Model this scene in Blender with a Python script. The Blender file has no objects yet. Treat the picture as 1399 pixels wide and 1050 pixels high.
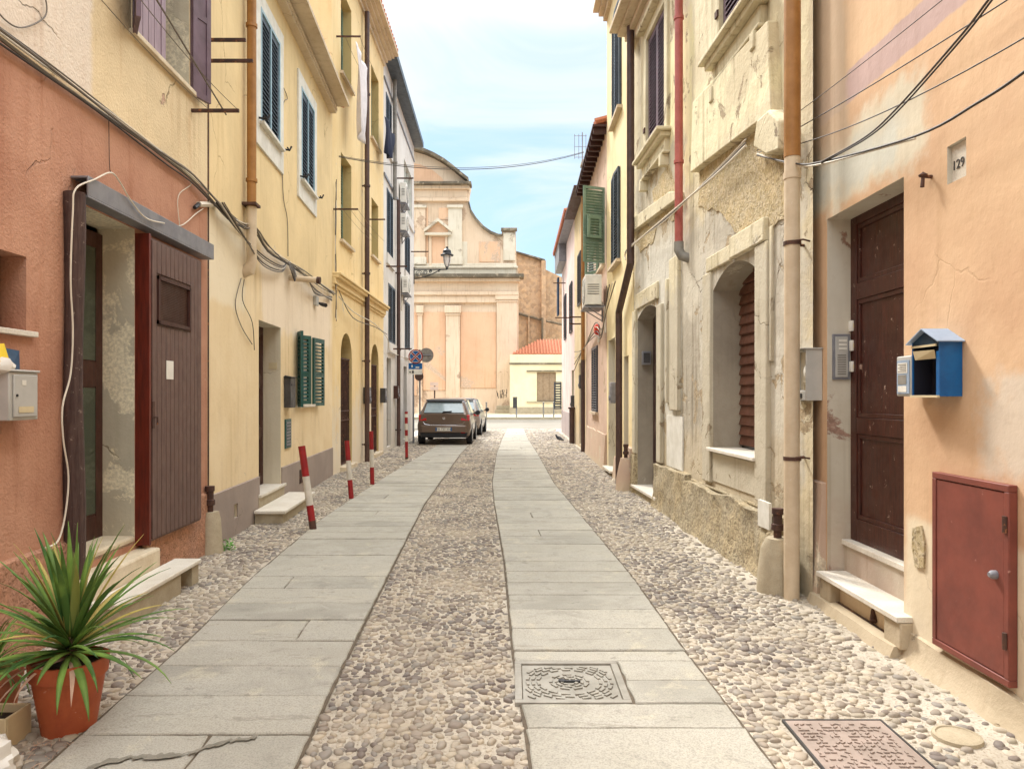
import bpy, math, random
import numpy as np
from mathutils import Vector, noise as mnoise
random.seed(7); rng = np.random.default_rng(7)
S = bpy.context.scene; COL = S.collection; R = math.radians
# ---------------------------------------------------------------- camera, sky, sun, exposure
cd = bpy.data.cameras.new("camera"); cam = bpy.data.objects.new("camera", cd); COL.objects.link(cam)
cam.location = (0, 0, 1.6); cam.rotation_euler = (R(90), 0, 0)
cd.sensor_width = 36; cd.lens = 36*1000/1399; cd.shift_y = 15/1399; cd.clip_start = .05; cd.clip_end = 3000
S.camera = cam
SUN = Vector((-.14, .28, .34)).normalized()
sd = bpy.data.lights.new("sun", 'SUN'); so = bpy.data.objects.new("sun", sd); COL.objects.link(so)
sd.energy = 1.35; sd.angle = R(9); sd.color = (1, .95, .88)
so.rotation_euler = (-SUN).to_track_quat('-Z', 'Y').to_euler(); so.location = (0, 0, 20)
w = bpy.data.worlds.new("World"); S.world = w; w.use_nodes = True
S.view_settings.view_transform = 'Standard'; S.view_settings.look = 'None'; S.view_settings.gamma = 1
S.view_settings.exposure = 1.70

# ---------------------------------------------------------------- node helpers
def nd(nt, typ, ins=None, **props):
    n = nt.nodes.new(typ)
    for k, v in props.items(): setattr(n, k, v)
    for k, v in (ins or {}).items():
        s = n.inputs[k]
        if isinstance(v, bpy.types.NodeSocket): nt.links.new(v, s)
        else:
            if isinstance(v, tuple) and len(v) == 3 and s.type == 'RGBA': v = (*v, 1)
            s.default_value = v
    return n
def noise(nt, vec, scale, detail=4, rough=.55, dist=0.0):
    return nd(nt, 'ShaderNodeTexNoise', {'Vector': vec, 'Scale': scale, 'Detail': detail, 'Roughness': rough, 'Distortion': dist}).outputs['Fac']
def ramp(nt, f, a, b, c=0.0, d=1.0):
    return nd(nt, 'ShaderNodeMapRange', {'Value': f, 'From Min': a, 'From Max': b, 'To Min': c, 'To Max': d}, interpolation_type='SMOOTHSTEP').outputs[0]
def mixc(nt, f, a, b, mode='MIX'):
    n = nd(nt, 'ShaderNodeMix', None, data_type='RGBA', blend_type=mode)
    for s, v in ((n.inputs[0], f), (n.inputs[6], a), (n.inputs[7], b)):
        if isinstance(v, bpy.types.NodeSocket): nt.links.new(v, s)
        else: s.default_value = (*v, 1) if isinstance(v, tuple) else v
    return n.outputs[2]
def mth(nt, op, a, b=0.0):
    return nd(nt, 'ShaderNodeMath', {0: a, 1: b}, operation=op).outputs[0]
def scl(nt, vec, s, rot=(0, 0, 0)):
    return nd(nt, 'ShaderNodeMapping', {'Vector': vec, 'Scale': s, 'Rotation': rot}).outputs[0]
def C(h):
    v = [int(h[i:i+2], 16)/255 for i in (0, 2, 4)]
    return tuple(x/12.92 if x <= .04045 else ((x+.055)/1.055)**2.4 for x in v)
def newmat(name):
    m = bpy.data.materials.new(name); m.use_nodes = True; nt = m.node_tree
    b = nt.nodes['Principled BSDF']; b.inputs['Specular IOR Level'].default_value = .3
    return m, nt, b
def setin(nt, b, k, v):
    if isinstance(v, bpy.types.NodeSocket): nt.links.new(v, b.inputs[k])
    else: b.inputs[k].default_value = (*v, 1) if isinstance(v, tuple) and len(v) == 3 else v
def bump(nt, b, h, strength=.5, dist=.01, prev=None):
    ins = {'Height': h, 'Strength': strength, 'Distance': dist}
    if prev is not None: ins['Normal'] = prev
    o = nd(nt, 'ShaderNodeBump', ins).outputs[0]
    nt.links.new(o, b.inputs['Normal']); return o
def pos(nt): return nd(nt, 'ShaderNodeNewGeometry').outputs['Position']
def dk(c, k): return tuple(x*k for x in c)

# sky: Nishita blue and thin cloud, thickened and brightened overhead to light the street
nt = w.node_tree; bg = nt.nodes['Background']
sky = nd(nt, 'ShaderNodeTexSky', None, sky_type='NISHITA', sun_disc=False, sun_elevation=math.asin(SUN.z),
         sun_rotation=math.atan2(SUN.x, SUN.y), air_density=1.0, dust_density=.6, ozone_density=1.6).outputs[0]
tc = nd(nt, 'ShaderNodeTexCoord').outputs['Generated']
sep = nd(nt, 'ShaderNodeSeparateXYZ', {0: tc}).outputs
zz = mth(nt, 'MAXIMUM', sep[2], .05)
pv = nd(nt, 'ShaderNodeCombineXYZ', {0: mth(nt, 'DIVIDE', sep[0], mth(nt, 'ADD', zz, .25)), 1: mth(nt, 'DIVIDE', sep[1], mth(nt, 'ADD', zz, .25)), 2: 0.0}).outputs[0]
n1 = mth(nt, 'ADD', mth(nt, 'MULTIPLY', noise(nt, pv, 1.5, 7, .6, 1.0), .75), mth(nt, 'MULTIPLY', noise(nt, pv, .45, 3, .5), .25))
elev = ramp(nt, sep[2], .12, .62, 0, 1)
mask = ramp(nt, mth(nt, 'ADD', n1, mth(nt, 'ADD', mth(nt, 'MULTIPLY', elev, .22), ramp(nt, sep[2], .50, .78, 0, .4))), .47, .72)
sky2 = mixc(nt, .7, mixc(nt, 1.0, sky, (.5, .52, .5), 'MULTIPLY'), (1.4, 2.05, 2.75))
colr = mixc(nt, mask, sky2, mixc(nt, ramp(nt, sep[2], .42, .7), (2.4, 2.62, 2.72), (10.5, 10.6, 10.6)))
nt.links.new(colr, bg.inputs['Color']); bg.inputs['Strength'].default_value = .125

# ---------------------------------------------------------------- mesh builder
class MB:
    def __init__(s): s.v = []; s.f = []; s.m = []
    def add(s, vs, fs, slot=0):
        o = len(s.v); s.v += [tuple(p) for p in vs]; s.f += [tuple(i+o for i in f) for f in fs]; s.m += [slot]*len(fs)
    BF = ((0,3,2,1),(4,5,6,7),(0,1,5,4),(1,2,6,5),(2,3,7,6),(3,0,4,7))
    def box(s, x0, x1, y0, y1, z0, z1, slot=0):
        s.add([(x0,y0,z0),(x1,y0,z0),(x1,y1,z0),(x0,y1,z0),(x0,y0,z1),(x1,y0,z1),(x1,y1,z1),(x0,y1,z1)], s.BF, slot)
    def fbox(s, F, y0, y1, d0, d1, z0, z1, slot=0):
        s.add([F.P(y0,d0,z0),F.P(y1,d0,z0),F.P(y1,d1,z0),F.P(y0,d1,z0),F.P(y0,d0,z1),F.P(y1,d0,z1),F.P(y1,d1,z1),F.P(y0,d1,z1)], s.BF, slot)
    def obox(s, p0, a, u0, u1, v0, v1, z0, z1, slot=0, sh=0.0):
        n = (-a[1], a[0]); P = lambda u, v, z: (p0[0]+a[0]*u+n[0]*v, p0[1]+a[1]*u+n[1]*v, z)
        s.add([P(u0,v0,z0),P(u1,v0,z0),P(u1,v1,z0+sh),P(u0,v1,z0+sh),P(u0,v0,z1),P(u1,v0,z1),P(u1,v1,z1+sh),P(u0,v1,z1+sh)], s.BF, slot)
    def tube(s, pts, r, n=8, cap=True, slot=0):
        pts = [Vector(p) for p in pts]; rs = r if isinstance(r, (list, tuple)) else [r]*len(pts)
        up = Vector((0, 0, 1)); vs = []; prevx = None
        for i, p in enumerate(pts):
            t = (pts[min(i+1, len(pts)-1)]-pts[max(i-1, 0)]).normalized()
            x = t.cross(up) if prevx is None else prevx-t*prevx.dot(t)
            if x.length < 1e-3: x = t.cross(Vector((0, 1, 0)))
            x.normalize(); prevx = x; y = t.cross(x)
            for k in range(n):
                a = 2*math.pi*k/n; vs.append(p+(x*math.cos(a)+y*math.sin(a))*rs[i])
        fs = []
        for i in range(len(pts)-1):
            for k in range(n):
                fs.append((i*n+k, i*n+(k+1) % n, (i+1)*n+(k+1) % n, (i+1)*n+k))
        if cap: fs.append(tuple(range(n-1, -1, -1))); fs.append(tuple((len(pts)-1)*n+k for k in range(n)))
        s.add(vs, fs, slot)
    def lathe(s, prof, c, n=20, slot=0, ax='z', ang=2*math.pi):
        vs = []; m = len(prof)
        for r, h in prof:
            for k in range(n):
                a = ang*k/n; x, y = r*math.cos(a), r*math.sin(a)
                vs.append((c[0]+x, c[1]+y, c[2]+h) if ax == 'z' else ((c[0]+h, c[1]+x, c[2]+y) if ax == 'x' else (c[0]+x, c[1]+h, c[2]+y)))
        fs = [(i*n+k, i*n+(k+1) % n, (i+1)*n+(k+1) % n, (i+1)*n+k) for i in range(m-1) for k in range(n)]
        fs.append(tuple(range(n-1, -1, -1))); fs.append(tuple((m-1)*n+k for k in range(n)))
        s.add(vs, fs, slot)
    def prism(s, poly, P, t0, t1, slot=0):     # poly: (a,b) list, P(a,b,t)
        n = len(poly); vs = [P(a, b, t0) for a, b in poly]+[P(a, b, t1) for a, b in poly]
        fs = [tuple(range(n)), tuple(range(2*n-1, n-1, -1))]+[(i, i+n, (i+1) % n+n, (i+1) % n) for i in range(n)]
        s.add(vs, fs, slot)
class Fr:        # a facade: x = a + m*y, side = +1 faces +x (left row), -1 faces -x (right row); d is out from the wall
    def __init__(s, a, m, side): s.a, s.m, s.side = a, m, side
    def P(s, y, d, z): return (s.a+s.m*y+s.side*d, y, z)
    def Y(s, px, d=0): return (s.a+s.side*d)/((px-700)/1000-s.m)
    def at(s, px, py, d=0):
        y = s.Y(px, d); return y, 1.6-(py-540)/1000*y
BASE = {}
def tag(o, label=None, cat=None, group=None, kind=None):
    if label: o['label'] = label
    if cat: o['category'] = cat
    if group: o['group'] = group
    if kind: o['kind'] = kind
    return o
def thing(name, loc, label, cat, group=None):
    o = bpy.data.objects.new(name, None); COL.objects.link(o); o.location = loc; o.empty_display_size = .1
    BASE[o.name] = Vector(loc); return tag(o, label, cat, group)
def obj(name, mb, mats, parent=None, bev=0, smooth=True, base=None, ang=38, label=None):
    me = bpy.data.meshes.new(name)
    b = BASE[parent.name] if parent is not None else Vector(base or (0, 0, 0))
    v = [(p[0]-b[0], p[1]-b[1], p[2]-b[2]) for p in mb.v]
    me.from_pydata(v, [], mb.f)
    if not isinstance(mats, (list, tuple)): mats = [mats]
    for m in mats: me.materials.append(m)
    if any(mb.m): me.polygons.foreach_set('material_index', mb.m)
    me.update()
    if smooth: me.shade_smooth(); me.set_sharp_from_angle(angle=R(ang))
    o = bpy.data.objects.new(name, me); COL.objects.link(o); BASE[o.name] = b
    if parent is not None: o.parent = parent
    else: o.location = b
    if bev:
        md = o.modifiers.new('bevel', 'BEVEL'); md.width = bev; md.segments = 2; md.limit_method = 'ANGLE'; md.angle_limit = R(40)
        md.harden_normals = False
    if label: o['label'] = label
    return o
def single(name, mb, mats, label, cat, base, group=None, **k):
    return tag(obj(name, mb, mats, None, base=base, **k), label, cat, group)
def struct(name, mb, mats, kind='structure', **k):
    return tag(obj(name, mb, mats, **k), kind=kind)
def wall_mesh(F, y0, y1, z0, z1, ops, d=0.0, mb=None, slot=0, rslot=1):
    # facade sheet with openings; op = dict(y0,y1,z0,z1,dep,rise,rnd)
    mb = mb or MB()
    ys = sorted({y0, y1}|{o[k] for o in ops for k in ('y0', 'y1')}); zs = sorted({z0, z1}|{o[k] for o in ops for k in ('z0', 'z1')})
    ys = [y for y in ys if y0 <= y <= y1]; zs = [z for z in zs if z0 <= z <= z1]
    for i in range(len(ys)-1):
        for j in range(len(zs)-1):
            yc, zc = (ys[i]+ys[i+1])/2, (zs[j]+zs[j+1])/2
            if any(o['y0'] < yc < o['y1'] and o['z0'] < zc < o['z1'] for o in ops): continue
            q = [F.P(ys[i], d, zs[j]), F.P(ys[i+1], d, zs[j]), F.P(ys[i+1], d, zs[j+1]), F.P(ys[i], d, zs[j+1])]
            mb.add(q, [(0, 1, 2, 3) if F.side > 0 else (3, 2, 1, 0)], slot)
    for o in ops:
        rs_ = o.get('slot', rslot); a, b, c, e, dp = o['y0'], o['y1'], o['z0'], o['z1'], -o.get('dep', .25)
        rise = o.get('rise', 0); sp = e-rise
        Q = lambda p: mb.add(p, [(0, 1, 2, 3)], rs_)
        Q([F.P(a, d, c), F.P(a, dp, c), F.P(a, dp, sp), F.P(a, d, sp)]); Q([F.P(b, d, c), F.P(b, dp, c), F.P(b, dp, sp), F.P(b, d, sp)])
        Q([F.P(a, d, c), F.P(b, d, c), F.P(b, dp, c), F.P(a, dp, c)])
        if rise == 0: Q([F.P(a, d, e), F.P(b, d, e), F.P(b, dp, e), F.P(a, dp, e)])
        else:
            K = 14; pts = []
            for k in range(K+1):
                u = -math.cos(math.pi*k/K); h = math.sqrt(max(0, 1-u*u)) if o.get('rnd') else 1-u*u
                pts.append(((a+b)/2+u*(b-a)/2, sp+rise*h))
            for (p, q), (r_, s_) in zip(pts, pts[1:]):
                mb.add([F.P(p, d, q), F.P(r_, d, s_), F.P(r_, d, e), F.P(p, d, e)], [(0, 1, 2, 3)], slot)
                mb.add([F.P(p, d, q), F.P(r_, d, s_), F.P(r_, dp, s_), F.P(p, dp, q)], [(0, 1, 2, 3)], rslot)
    return mb
def shell(F, y0, y1, z0, z1, back=5.0, mb=None, slot=0):   # sides, back and flat top behind a facade
    mb = mb or MB(); P = F.P
    for y in (y0, y1): mb.add([P(y, 0, z0), P(y, -back, z0), P(y, -back, z1), P(y, 0, z1)], [(0, 1, 2, 3)], slot)
    mb.add([P(y0, -back, z0), P(y1, -back, z0), P(y1, -back, z1), P(y0, -back, z1)], [(0, 1, 2, 3)], slot)
    mb.add([P(y0, 0, z1), P(y1, 0, z1), P(y1, -back, z1), P(y0, -back, z1)], [(0, 1, 2, 3)], slot)
    return mb
def leaf_mb(p0, p1, z0, z1, t=.035, stile=.06, step=.05, rails=(), solid=False, mb=None):
    # louvred (or boarded) shutter leaf standing between plan points p0 and p1
    mb = mb or MB(); L = math.hypot(p1[0]-p0[0], p1[1]-p0[1]); a = ((p1[0]-p0[0])/L, (p1[1]-p0[1])/L); B = mb.obox
    B(p0, a, 0, stile, -t/2, t/2, z0, z1); B(p0, a, L-stile, L, -t/2, t/2, z0, z1)
    zs = [z0]+list(rails)+[z1]
    for i, z in enumerate(zs):
        lo, hi = (z, z+stile) if i == 0 else ((z-stile, z) if i == len(zs)-1 else (z-stile/2, z+stile/2))
        B(p0, a, stile, L-stile, -t/2+.001, t/2-.001, lo, hi)
    step = max(step, .06); z = z0+stile+step*.3
    if solid: B(p0, a, stile, L-stile, -t/4, t/4, z0+stile, z1-stile)
    else:
        while z < z1-stile-step*.3:
            B(p0, a, stile, L-stile, -t/2-.006, t/2+.006, z, z+.013, sh=step*.5*(1 if (p1[1]-p0[1])*p0[0] < 0 else -1))
            z += step
    return mb
def door_mb(p0, p1, z0, z1, t=.06, panels=((0, 1),), stile=.11, rec=.02, mb=None):
    mb = mb or MB(); L = math.hypot(p1[0]-p0[0], p1[1]-p0[1]); a = ((p1[0]-p0[0])/L, (p1[1]-p0[1])/L); B = mb.obox
    B(p0, a, 0, stile, -t/2, t/2, z0, z1); B(p0, a, L-stile, L, -t/2, t/2, z0, z1); H = z1-z0; last = z0
    for u, v in panels:
        pz0, pz1 = z0+H*u, z0+H*v
        B(p0, a, stile, L-stile, -t/2+.001, t/2-.001, last, pz0)
        B(p0, a, stile, L-stile, -t/2+rec, t/2-rec, pz0, pz1); m = .035
        B(p0, a, stile, L-stile, -t/2+rec*.4, t/2-rec*.4, pz0, pz0+m); B(p0, a, stile, L-stile, -t/2+rec*.4, t/2-rec*.4, pz1-m, pz1)
        B(p0, a, stile, stile+m, -t/2+rec*.4+.001, t/2-rec*.4-.001, pz0+m, pz1-m); B(p0, a, L-stile-m, L-stile, -t/2+rec*.4+.001, t/2-rec*.4-.001, pz0+m, pz1-m)
        last = pz1
    B(p0, a, stile, L-stile, -t/2+.001, t/2-.001, last, z1)
    return mb
def sag(p, q, drop, n=14, jit=0.0):
    p, q = Vector(p), Vector(q); out = []
    for i in range(n+1):
        t = i/n; v = p.lerp(q, t); v.z -= drop*4*t*(1-t)
        if jit and 0 < i < n: v += Vector((0, 0, random.uniform(-jit, jit)))
        out.append(v)
    return out

# ---------------------------------------------------------------- materials
def plaster(name, c1, c2, c3=None, peel=.62, grain=1.0, streak=.35, dirt=None, dirt_h=.5, band=None, big=.9, rough_b=.35, patches=(), gb=.55, gd=.012, sdark=(.74, .69, .62), ps=1.9, crack=1.0, grime=.5):
    """c1/c2 mottled paint, c3 shows where paint is lost; dirt = colour of damp soiling above the ground; band = (z, colour above, soft)"""
    D = lambda c: tuple(x+(sum(c)/3-x)*.24 for x in c) if c is not None else None
    c1, c2, c3, dirt = D(c1), D(c2), D(c3), D(dirt)
    m, nt, b = newmat(name); P = pos(nt); sz = nd(nt, 'ShaderNodeSeparateXYZ', {0: P}).outputs
    nA = noise(nt, P, big, 6, .62, .4); col = mixc(nt, ramp(nt, nA, .32, .68), c1, c2)
    edge = noise(nt, P, 7, 5, .6)
    if band:
        for z, cb, sf in band:
            cb = D(cb)
            zz = mth(nt, 'ADD', sz[2], mth(nt, 'MULTIPLY', mth(nt, 'SUBTRACT', edge, .5), sf))
            cc = mixc(nt, ramp(nt, nA, .3, .7), cb, dk(cb, .86))
            col = mixc(nt, ramp(nt, zz, z-.01, z+.01), col, cc)
    for (y0, y1, z0, z1, pc, *am) in patches:      # repainted or re-rendered areas with ragged outlines
        am = am[0] if am else .5
        def win(s, a, c, k=.08*(am/.5)**.5):
            s2 = mth(nt, 'ADD', s, mth(nt, 'MULTIPLY', mth(nt, 'SUBTRACT', noise(nt, P, 3.1, 5, .6), .5), am))
            return mth(nt, 'MULTIPLY', ramp(nt, s2, a-k, a+k), ramp(nt, s2, c+k, c-k))
        col = mixc(nt, mth(nt, 'MULTIPLY', mth(nt, 'MULTIPLY', win(sz[1], y0, y1), win(sz[2], z0, z1)), .8), col, D(pc))
    st = noise(nt, scl(nt, P, (5, 5, .35)), 1.6, 5, .6)
    col = mixc(nt, mth(nt, 'MULTIPLY', ramp(nt, st, .5, .75), streak), col, mixc(nt, 1.0, col, sdark, 'MULTIPLY'))
    fine = noise(nt, P, 38*grain, 3, .6)
    col = mixc(nt, mth(nt, 'MULTIPLY', ramp(nt, noise(nt, P, 14, 6, .7), .56, .74), .35), col, mixc(nt, 1.0, col, (.8, .76, .7), 'MULTIPLY'))
    h = mth(nt, 'MULTIPLY', fine, .25)
    if c3 is not None:
        pn = noise(nt, P, ps, 8, .66, .5); pm = ramp(nt, pn, peel, peel+.035)
        cc3 = mixc(nt, ramp(nt, fine, .35, .65), c3, dk(c3, .72))
        col = mixc(nt, pm, col, cc3); h = mth(nt, 'SUBTRACT', h, mth(nt, 'MULTIPLY', pm, .6))
        h = mth(nt, 'ADD', h, mth(nt, 'MULTIPLY', mth(nt, 'MULTIPLY', pm, noise(nt, P, 22, 4, .7)), .6))
    if dirt is not None:
        dz = mth(nt, 'ADD', sz[2], mth(nt, 'MULTIPLY', mth(nt, 'SUBTRACT', noise(nt, P, 2.4, 6, .65), .5), dirt_h*1.8))
        col = mixc(nt, ramp(nt, dz, dirt_h, dirt_h*.15, 0, .75), col, dirt)
    cv = nd(nt, 'ShaderNodeTexVoronoi', {'Vector': nd(nt, 'ShaderNodeVectorMath', {0: P, 1: nd(nt, 'ShaderNodeVectorMath', {0: nd(nt, 'ShaderNodeTexNoise', {'Vector': P, 'Scale': 2.6, 'Detail': 6.0}).outputs['Color'], 1: (.38, .38, .38)}, operation='MULTIPLY').outputs[0]}, operation='ADD').outputs[0], 'Scale': .9}, feature='DISTANCE_TO_EDGE').outputs['Distance']
    ck = mth(nt, 'MULTIPLY', ramp(nt, cv, .008, .002), ramp(nt, noise(nt, P, .8, 3), .54, .64)); ck = mth(nt, 'MULTIPLY', ck, crack)
    col = mixc(nt, mth(nt, 'MULTIPLY', ck, .6), col, mixc(nt, 1.0, col, (.4, .34, .28), 'MULTIPLY')); h = mth(nt, 'SUBTRACT', h, mth(nt, 'MULTIPLY', ck, .8))
    dr_ = noise(nt, scl(nt, P, (9, 9, .22)), 1.3, 4, .6); blot = ramp(nt, noise(nt, P, .55, 4, .6), .5, .68)
    col = mixc(nt, mth(nt, 'MULTIPLY', mth(nt, 'MULTIPLY', ramp(nt, dr_, .52, .66), blot), grime), col, mixc(nt, 1.0, col, (.62, .57, .50), 'MULTIPLY'))
    setin(nt, b, 'Base Color', col); setin(nt, b, 'Roughness', .92)
    n0 = bump(nt, b, noise(nt, P, 3.2, 5, .6), rough_b, .03)
    bump(nt, b, h, gb, gd, n0); return m
def paint(name, c, c2=None, rough=.5, metal=0.0, wear=None, wthr=.66, nb=.15, sc=6, spec=.4, grainz=False):
    m, nt, b = newmat(name); P = nd(nt, 'ShaderNodeTexCoord').outputs['Object']
    Q = scl(nt, P, (9, 9, .8)) if grainz else P
    col = mixc(nt, ramp(nt, noise(nt, Q, sc, 6, .65), .3, .7), c, c2 or dk(c, .78))
    if wear is not None:
        wm = ramp(nt, noise(nt, P, 17, 8, .75), wthr, wthr+.04); col = mixc(nt, wm, col, wear)
    setin(nt, b, 'Base Color', col); setin(nt, b, 'Metallic', metal); b.inputs['Specular IOR Level'].default_value = spec
    setin(nt, b, 'Roughness', ramp(nt, noise(nt, P, 9, 5, .6), .2, .8, max(.05, rough-.12), min(1, rough+.12)))
    bump(nt, b, noise(nt, Q, 30, 4, .6), nb, .004); return m
def stone(name, c1, c2, c3=None, sc=3.0, bs=.5, sp=120, rough=.8):
    m, nt, b = newmat(name); P = pos(nt)
    col = mixc(nt, ramp(nt, noise(nt, P, sc, 7, .65, .3), .3, .7), c1, c2)
    col = mixc(nt, mth(nt, 'MULTIPLY', ramp(nt, noise(nt, P, sp, 2, .6), .45, .7), .35), col, mixc(nt, 1.0, col, (.6, .6, .6), 'MULTIPLY'))
    if c3 is not None: col = mixc(nt, ramp(nt, noise(nt, P, sc*.6, 6, .7), .56, .66), col, c3)
    setin(nt, b, 'Base Color', col); setin(nt, b, 'Roughness', rough)
    bump(nt, b, noise(nt, P, 26, 8, .7), bs, .01); return m
def rubble(name, c1, c2, c3, sc=9.0, bs=1.0, dist=.03):
    m, nt, b = newmat(name); P = pos(nt)
    wv = nd(nt, 'ShaderNodeTexVoronoi', {'Vector': nd(nt, 'ShaderNodeVectorMath', {0: P, 1: nd(nt, 'ShaderNodeVectorMath', {0: nd(nt, 'ShaderNodeTexNoise', {'Vector': P, 'Scale': 7.0}).outputs['Color'], 1: (.12, .12, .12)}, operation='MULTIPLY').outputs[0]}, operation='ADD').outputs[0], 'Scale': sc, 'Randomness': 1.0})
    v2 = noise(nt, P, 34, 6, .75)
    col = mixc(nt, ramp(nt, nd(nt, 'ShaderNodeSeparateColor', {0: wv.outputs['Color']}).outputs[0], .2, .8), c1, c2)
    col = mixc(nt, ramp(nt, v2, .5, .7), col, c3); col = mixc(nt, ramp(nt, noise(nt, P, 2.2, 6, .6), .45, .62), col, mixc(nt, 1.0, col, (1.12, 1.08, 1.0), 'MULTIPLY'))
    setin(nt, b, 'Base Color', col); setin(nt, b, 'Roughness', .95)
    n0 = bump(nt, b, ramp(nt, wv.outputs['Distance'], 0, .5, 1, 0), bs*.6, dist)
    bump(nt, b, v2, bs, dist*.6, n0); return m
def flat(name, c, rough=.5, metal=0.0, spec=.4, emit=0):
    m, nt, b = newmat(name); P = nd(nt, 'ShaderNodeTexCoord').outputs['Object']
    setin(nt, b, 'Base Color', mixc(nt, ramp(nt, noise(nt, P, 8, 5), .3, .7), c, dk(c, .88))); setin(nt, b, 'Roughness', rough); setin(nt, b, 'Metallic', metal)
    b.inputs['Specular IOR Level'].default_value = spec; return m
M = {}
M['red'] = plaster('terracotta_render', C('c98e69'), C('b27451'), C('d9ab8a'), .64, 1.3, .6, C('b89a84'), .35, rough_b=.5, gb=1.0, gd=.03, sdark=(.78, .66, .58),
                   band=[(3.70, C('e8cd98'), .06)], patches=[(1.0, 5.3, 3.75, 6.5, C('e2d2c0'), .12)])
M['redplinth'] = rubble('terracotta_plinth', C('b98c74'), C('a67c64'), C('8c6c58'), 34, 1.0, .02)
M['revealA'] = plaster('bare_reveal', C('b5ac95'), C('cfc4a6'), C('ece0bd'), .5, 1, .2)
M['cream'] = plaster('cream_render', C('eed5a4'), C('e5c890'), C('dccaa8'), .67, .6, .4, C('c6b596'), .25,
                     band=[(3.62, C('e9cb8a'), .03)], patches=[(9.5, 14.4, 2.5, 3.55, C('ecd8bc')), (7.5, 8.8, 2.6, 3.58, C('ecdcb8'), .2)])
M['greyplinth'] = plaster('grey_plinth', C('a39183'), C('96857a'), C('b5a592'), .64, 1, .2)
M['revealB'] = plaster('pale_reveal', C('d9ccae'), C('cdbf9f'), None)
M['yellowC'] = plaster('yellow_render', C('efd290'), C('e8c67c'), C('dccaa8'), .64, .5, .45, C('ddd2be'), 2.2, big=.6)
M['revealC'] = plaster('shaded_yellow_reveal', C('d3b468'), C('c5a65c'), None)  # darker copy of the wall yellow, recess shade put into the colour
M['greyD'] = plaster('pale_grey_render', C('d8d4cc'), C('c8c2b8'), C('bdb2a0'), .66, .5, .5, C('c9bfae'), 1.2)
M['peach'] = plaster('peach_render', C('deb482'), C('cfa071'), C('cdb088'), .69, .5, .35, C('dccaa6'), .9, band=[(3.70, C('c3a096'), .05), (3.93, C('deb482'), .05)],
                     patches=[(4.3, 6.0, 3.0, 3.55, C('d4cdb0')), (4.6, 5.9, 3.1, 3.4, C('c4c4b4'), .7), (5.3, 6.1, 3.4, 5.5, C('c8ac88'), .4), (1.5, 3.8, 1.2, 1.7, C('cfc0aa'), .7), (1.5, 4.5, .1, .86, C('e3d4b0'), .10), (1.5, 4.6, .0, .3, C('d8c8aa'), .5)], crack=.25)
M['jambR'] = plaster('grey_jamb', C('cfc6b2'), C('c2b59c'), C('a8806a'), .6, 1, .3, C('b99c86'), .9)
M['tan'] = plaster('tan_skirting', C('cfae90'), C('bf9f84'), C('d8c6a6'), .58, 1, .3, C('c8b290'), .2)
M['weather'] = plaster('weathered_render', C('e0d2aa'), C('cdbb90'), C('b8a078'), .585, .8, 1.0, C('b8a888'), 1.0, rough_b=.8, gb=.9, gd=.02, grime=.8, sdark=(.60, .57, .52),
                       patches=[(8.9, 10.6, 4.2, 6.4, C('e6d898')), (5.8, 8.8, 4.2, 5.2, C('e4d8a8')), (6.0, 8.6, 1.6, 3.2, C('c8c1ac')), (5.8, 12.2, .9, 3.7, C('c4bba8'), .9), (6.2, 8.0, 2.2, 3.6, C('b2a792'), 1.2), (9.3, 12.2, 2.6, 5.0, C('b9ae98'), 1.2), (6.0, 7.4, 4.4, 6.0, C('c9b78e'), 1.0), (8.6, 10.2, 1.2, 2.6, C('a89c86'), 1.2), (6.0, 12.2, .5, 1.2, C('bfae8e')), (9.4, 12, 1.0, 3.8, C('d2cdbd'))])
M['weather2'] = plaster('worn_cream_trim', C('dccfa8'), C('c6b78e'), C('a08c6c'), .6, 1.0, 1.0, rough_b=.8, gb=.8, gd=.02, grime=.9, sdark=(.62, .58, .52), patches=[(5.5, 12.3, .3, 3.0, C('bdb29a'), 1.2)])
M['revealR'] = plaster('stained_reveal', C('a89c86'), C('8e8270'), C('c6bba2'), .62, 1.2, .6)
M['rub'] = rubble('exposed_rubble', C('c8b898'), C('b8a680'), C('86765e'), 26, 1.0, .03)
M['rub2'] = rubble('pebbledash_plinth', C('c2b496'), C('a89a80'), C('685c4e'), 40, 1.0, .05)
M['yellowR'] = plaster('light_yellow_render', C('f0dca2'), C('e8ce8e'), C('dccb98'), .68, .6, .3, C('cfc0a0'), .6)
M['pinktan'] = plaster('pinkish_tan_render', C('d8b69c'), C('cba68c'), C('c2a27e'), .6, .8, .5, C('bda88e'), .9)
M['tanyel'] = plaster('ochre_tan_render', C('e2c890'), C('d4b67e'), C('c8b090'), .6, .8, .5, C('c2ae8e'), .9)
M['pinkR'] = plaster('pale_pink_render', C('eaccc0'), C('dcb8ac'), C('cfae9c'), .66, .6, .3)
M['mauve'] = plaster('mauve_grey_plinth', C('b5a29c'), C('a8948e'), None)
M['church1'] = plaster('church_orange', C('e8b88a'), C('dea87a'), C('dcb896'), .56, .3, .4, big=.25, ps=.22, crack=0.0, grime=.5)
M['church2'] = plaster('church_stone', C('e4c8a6'), C('d9b994'), C('cba886'), .56, .3, .8, big=.3, ps=.28, crack=0.0, grime=.7)
M['church3'] = plaster('church_whitewash', C('dfd3bc'), C('cfc0a4'), C('bfae94'), .56, .3, .6, big=.35, ps=.4, crack=0.0, grime=.9)
M['churchdark'] = plaster('church_mossy_cornice', C('7c6f58'), C('5f5444'), C('a08e74'), .55, 1, .5)
M['brickmass'] = rubble('old_brickwork', C('bfa386'), C('a88e74'), C('cbb498'), 3.2, .5, .05)
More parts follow.
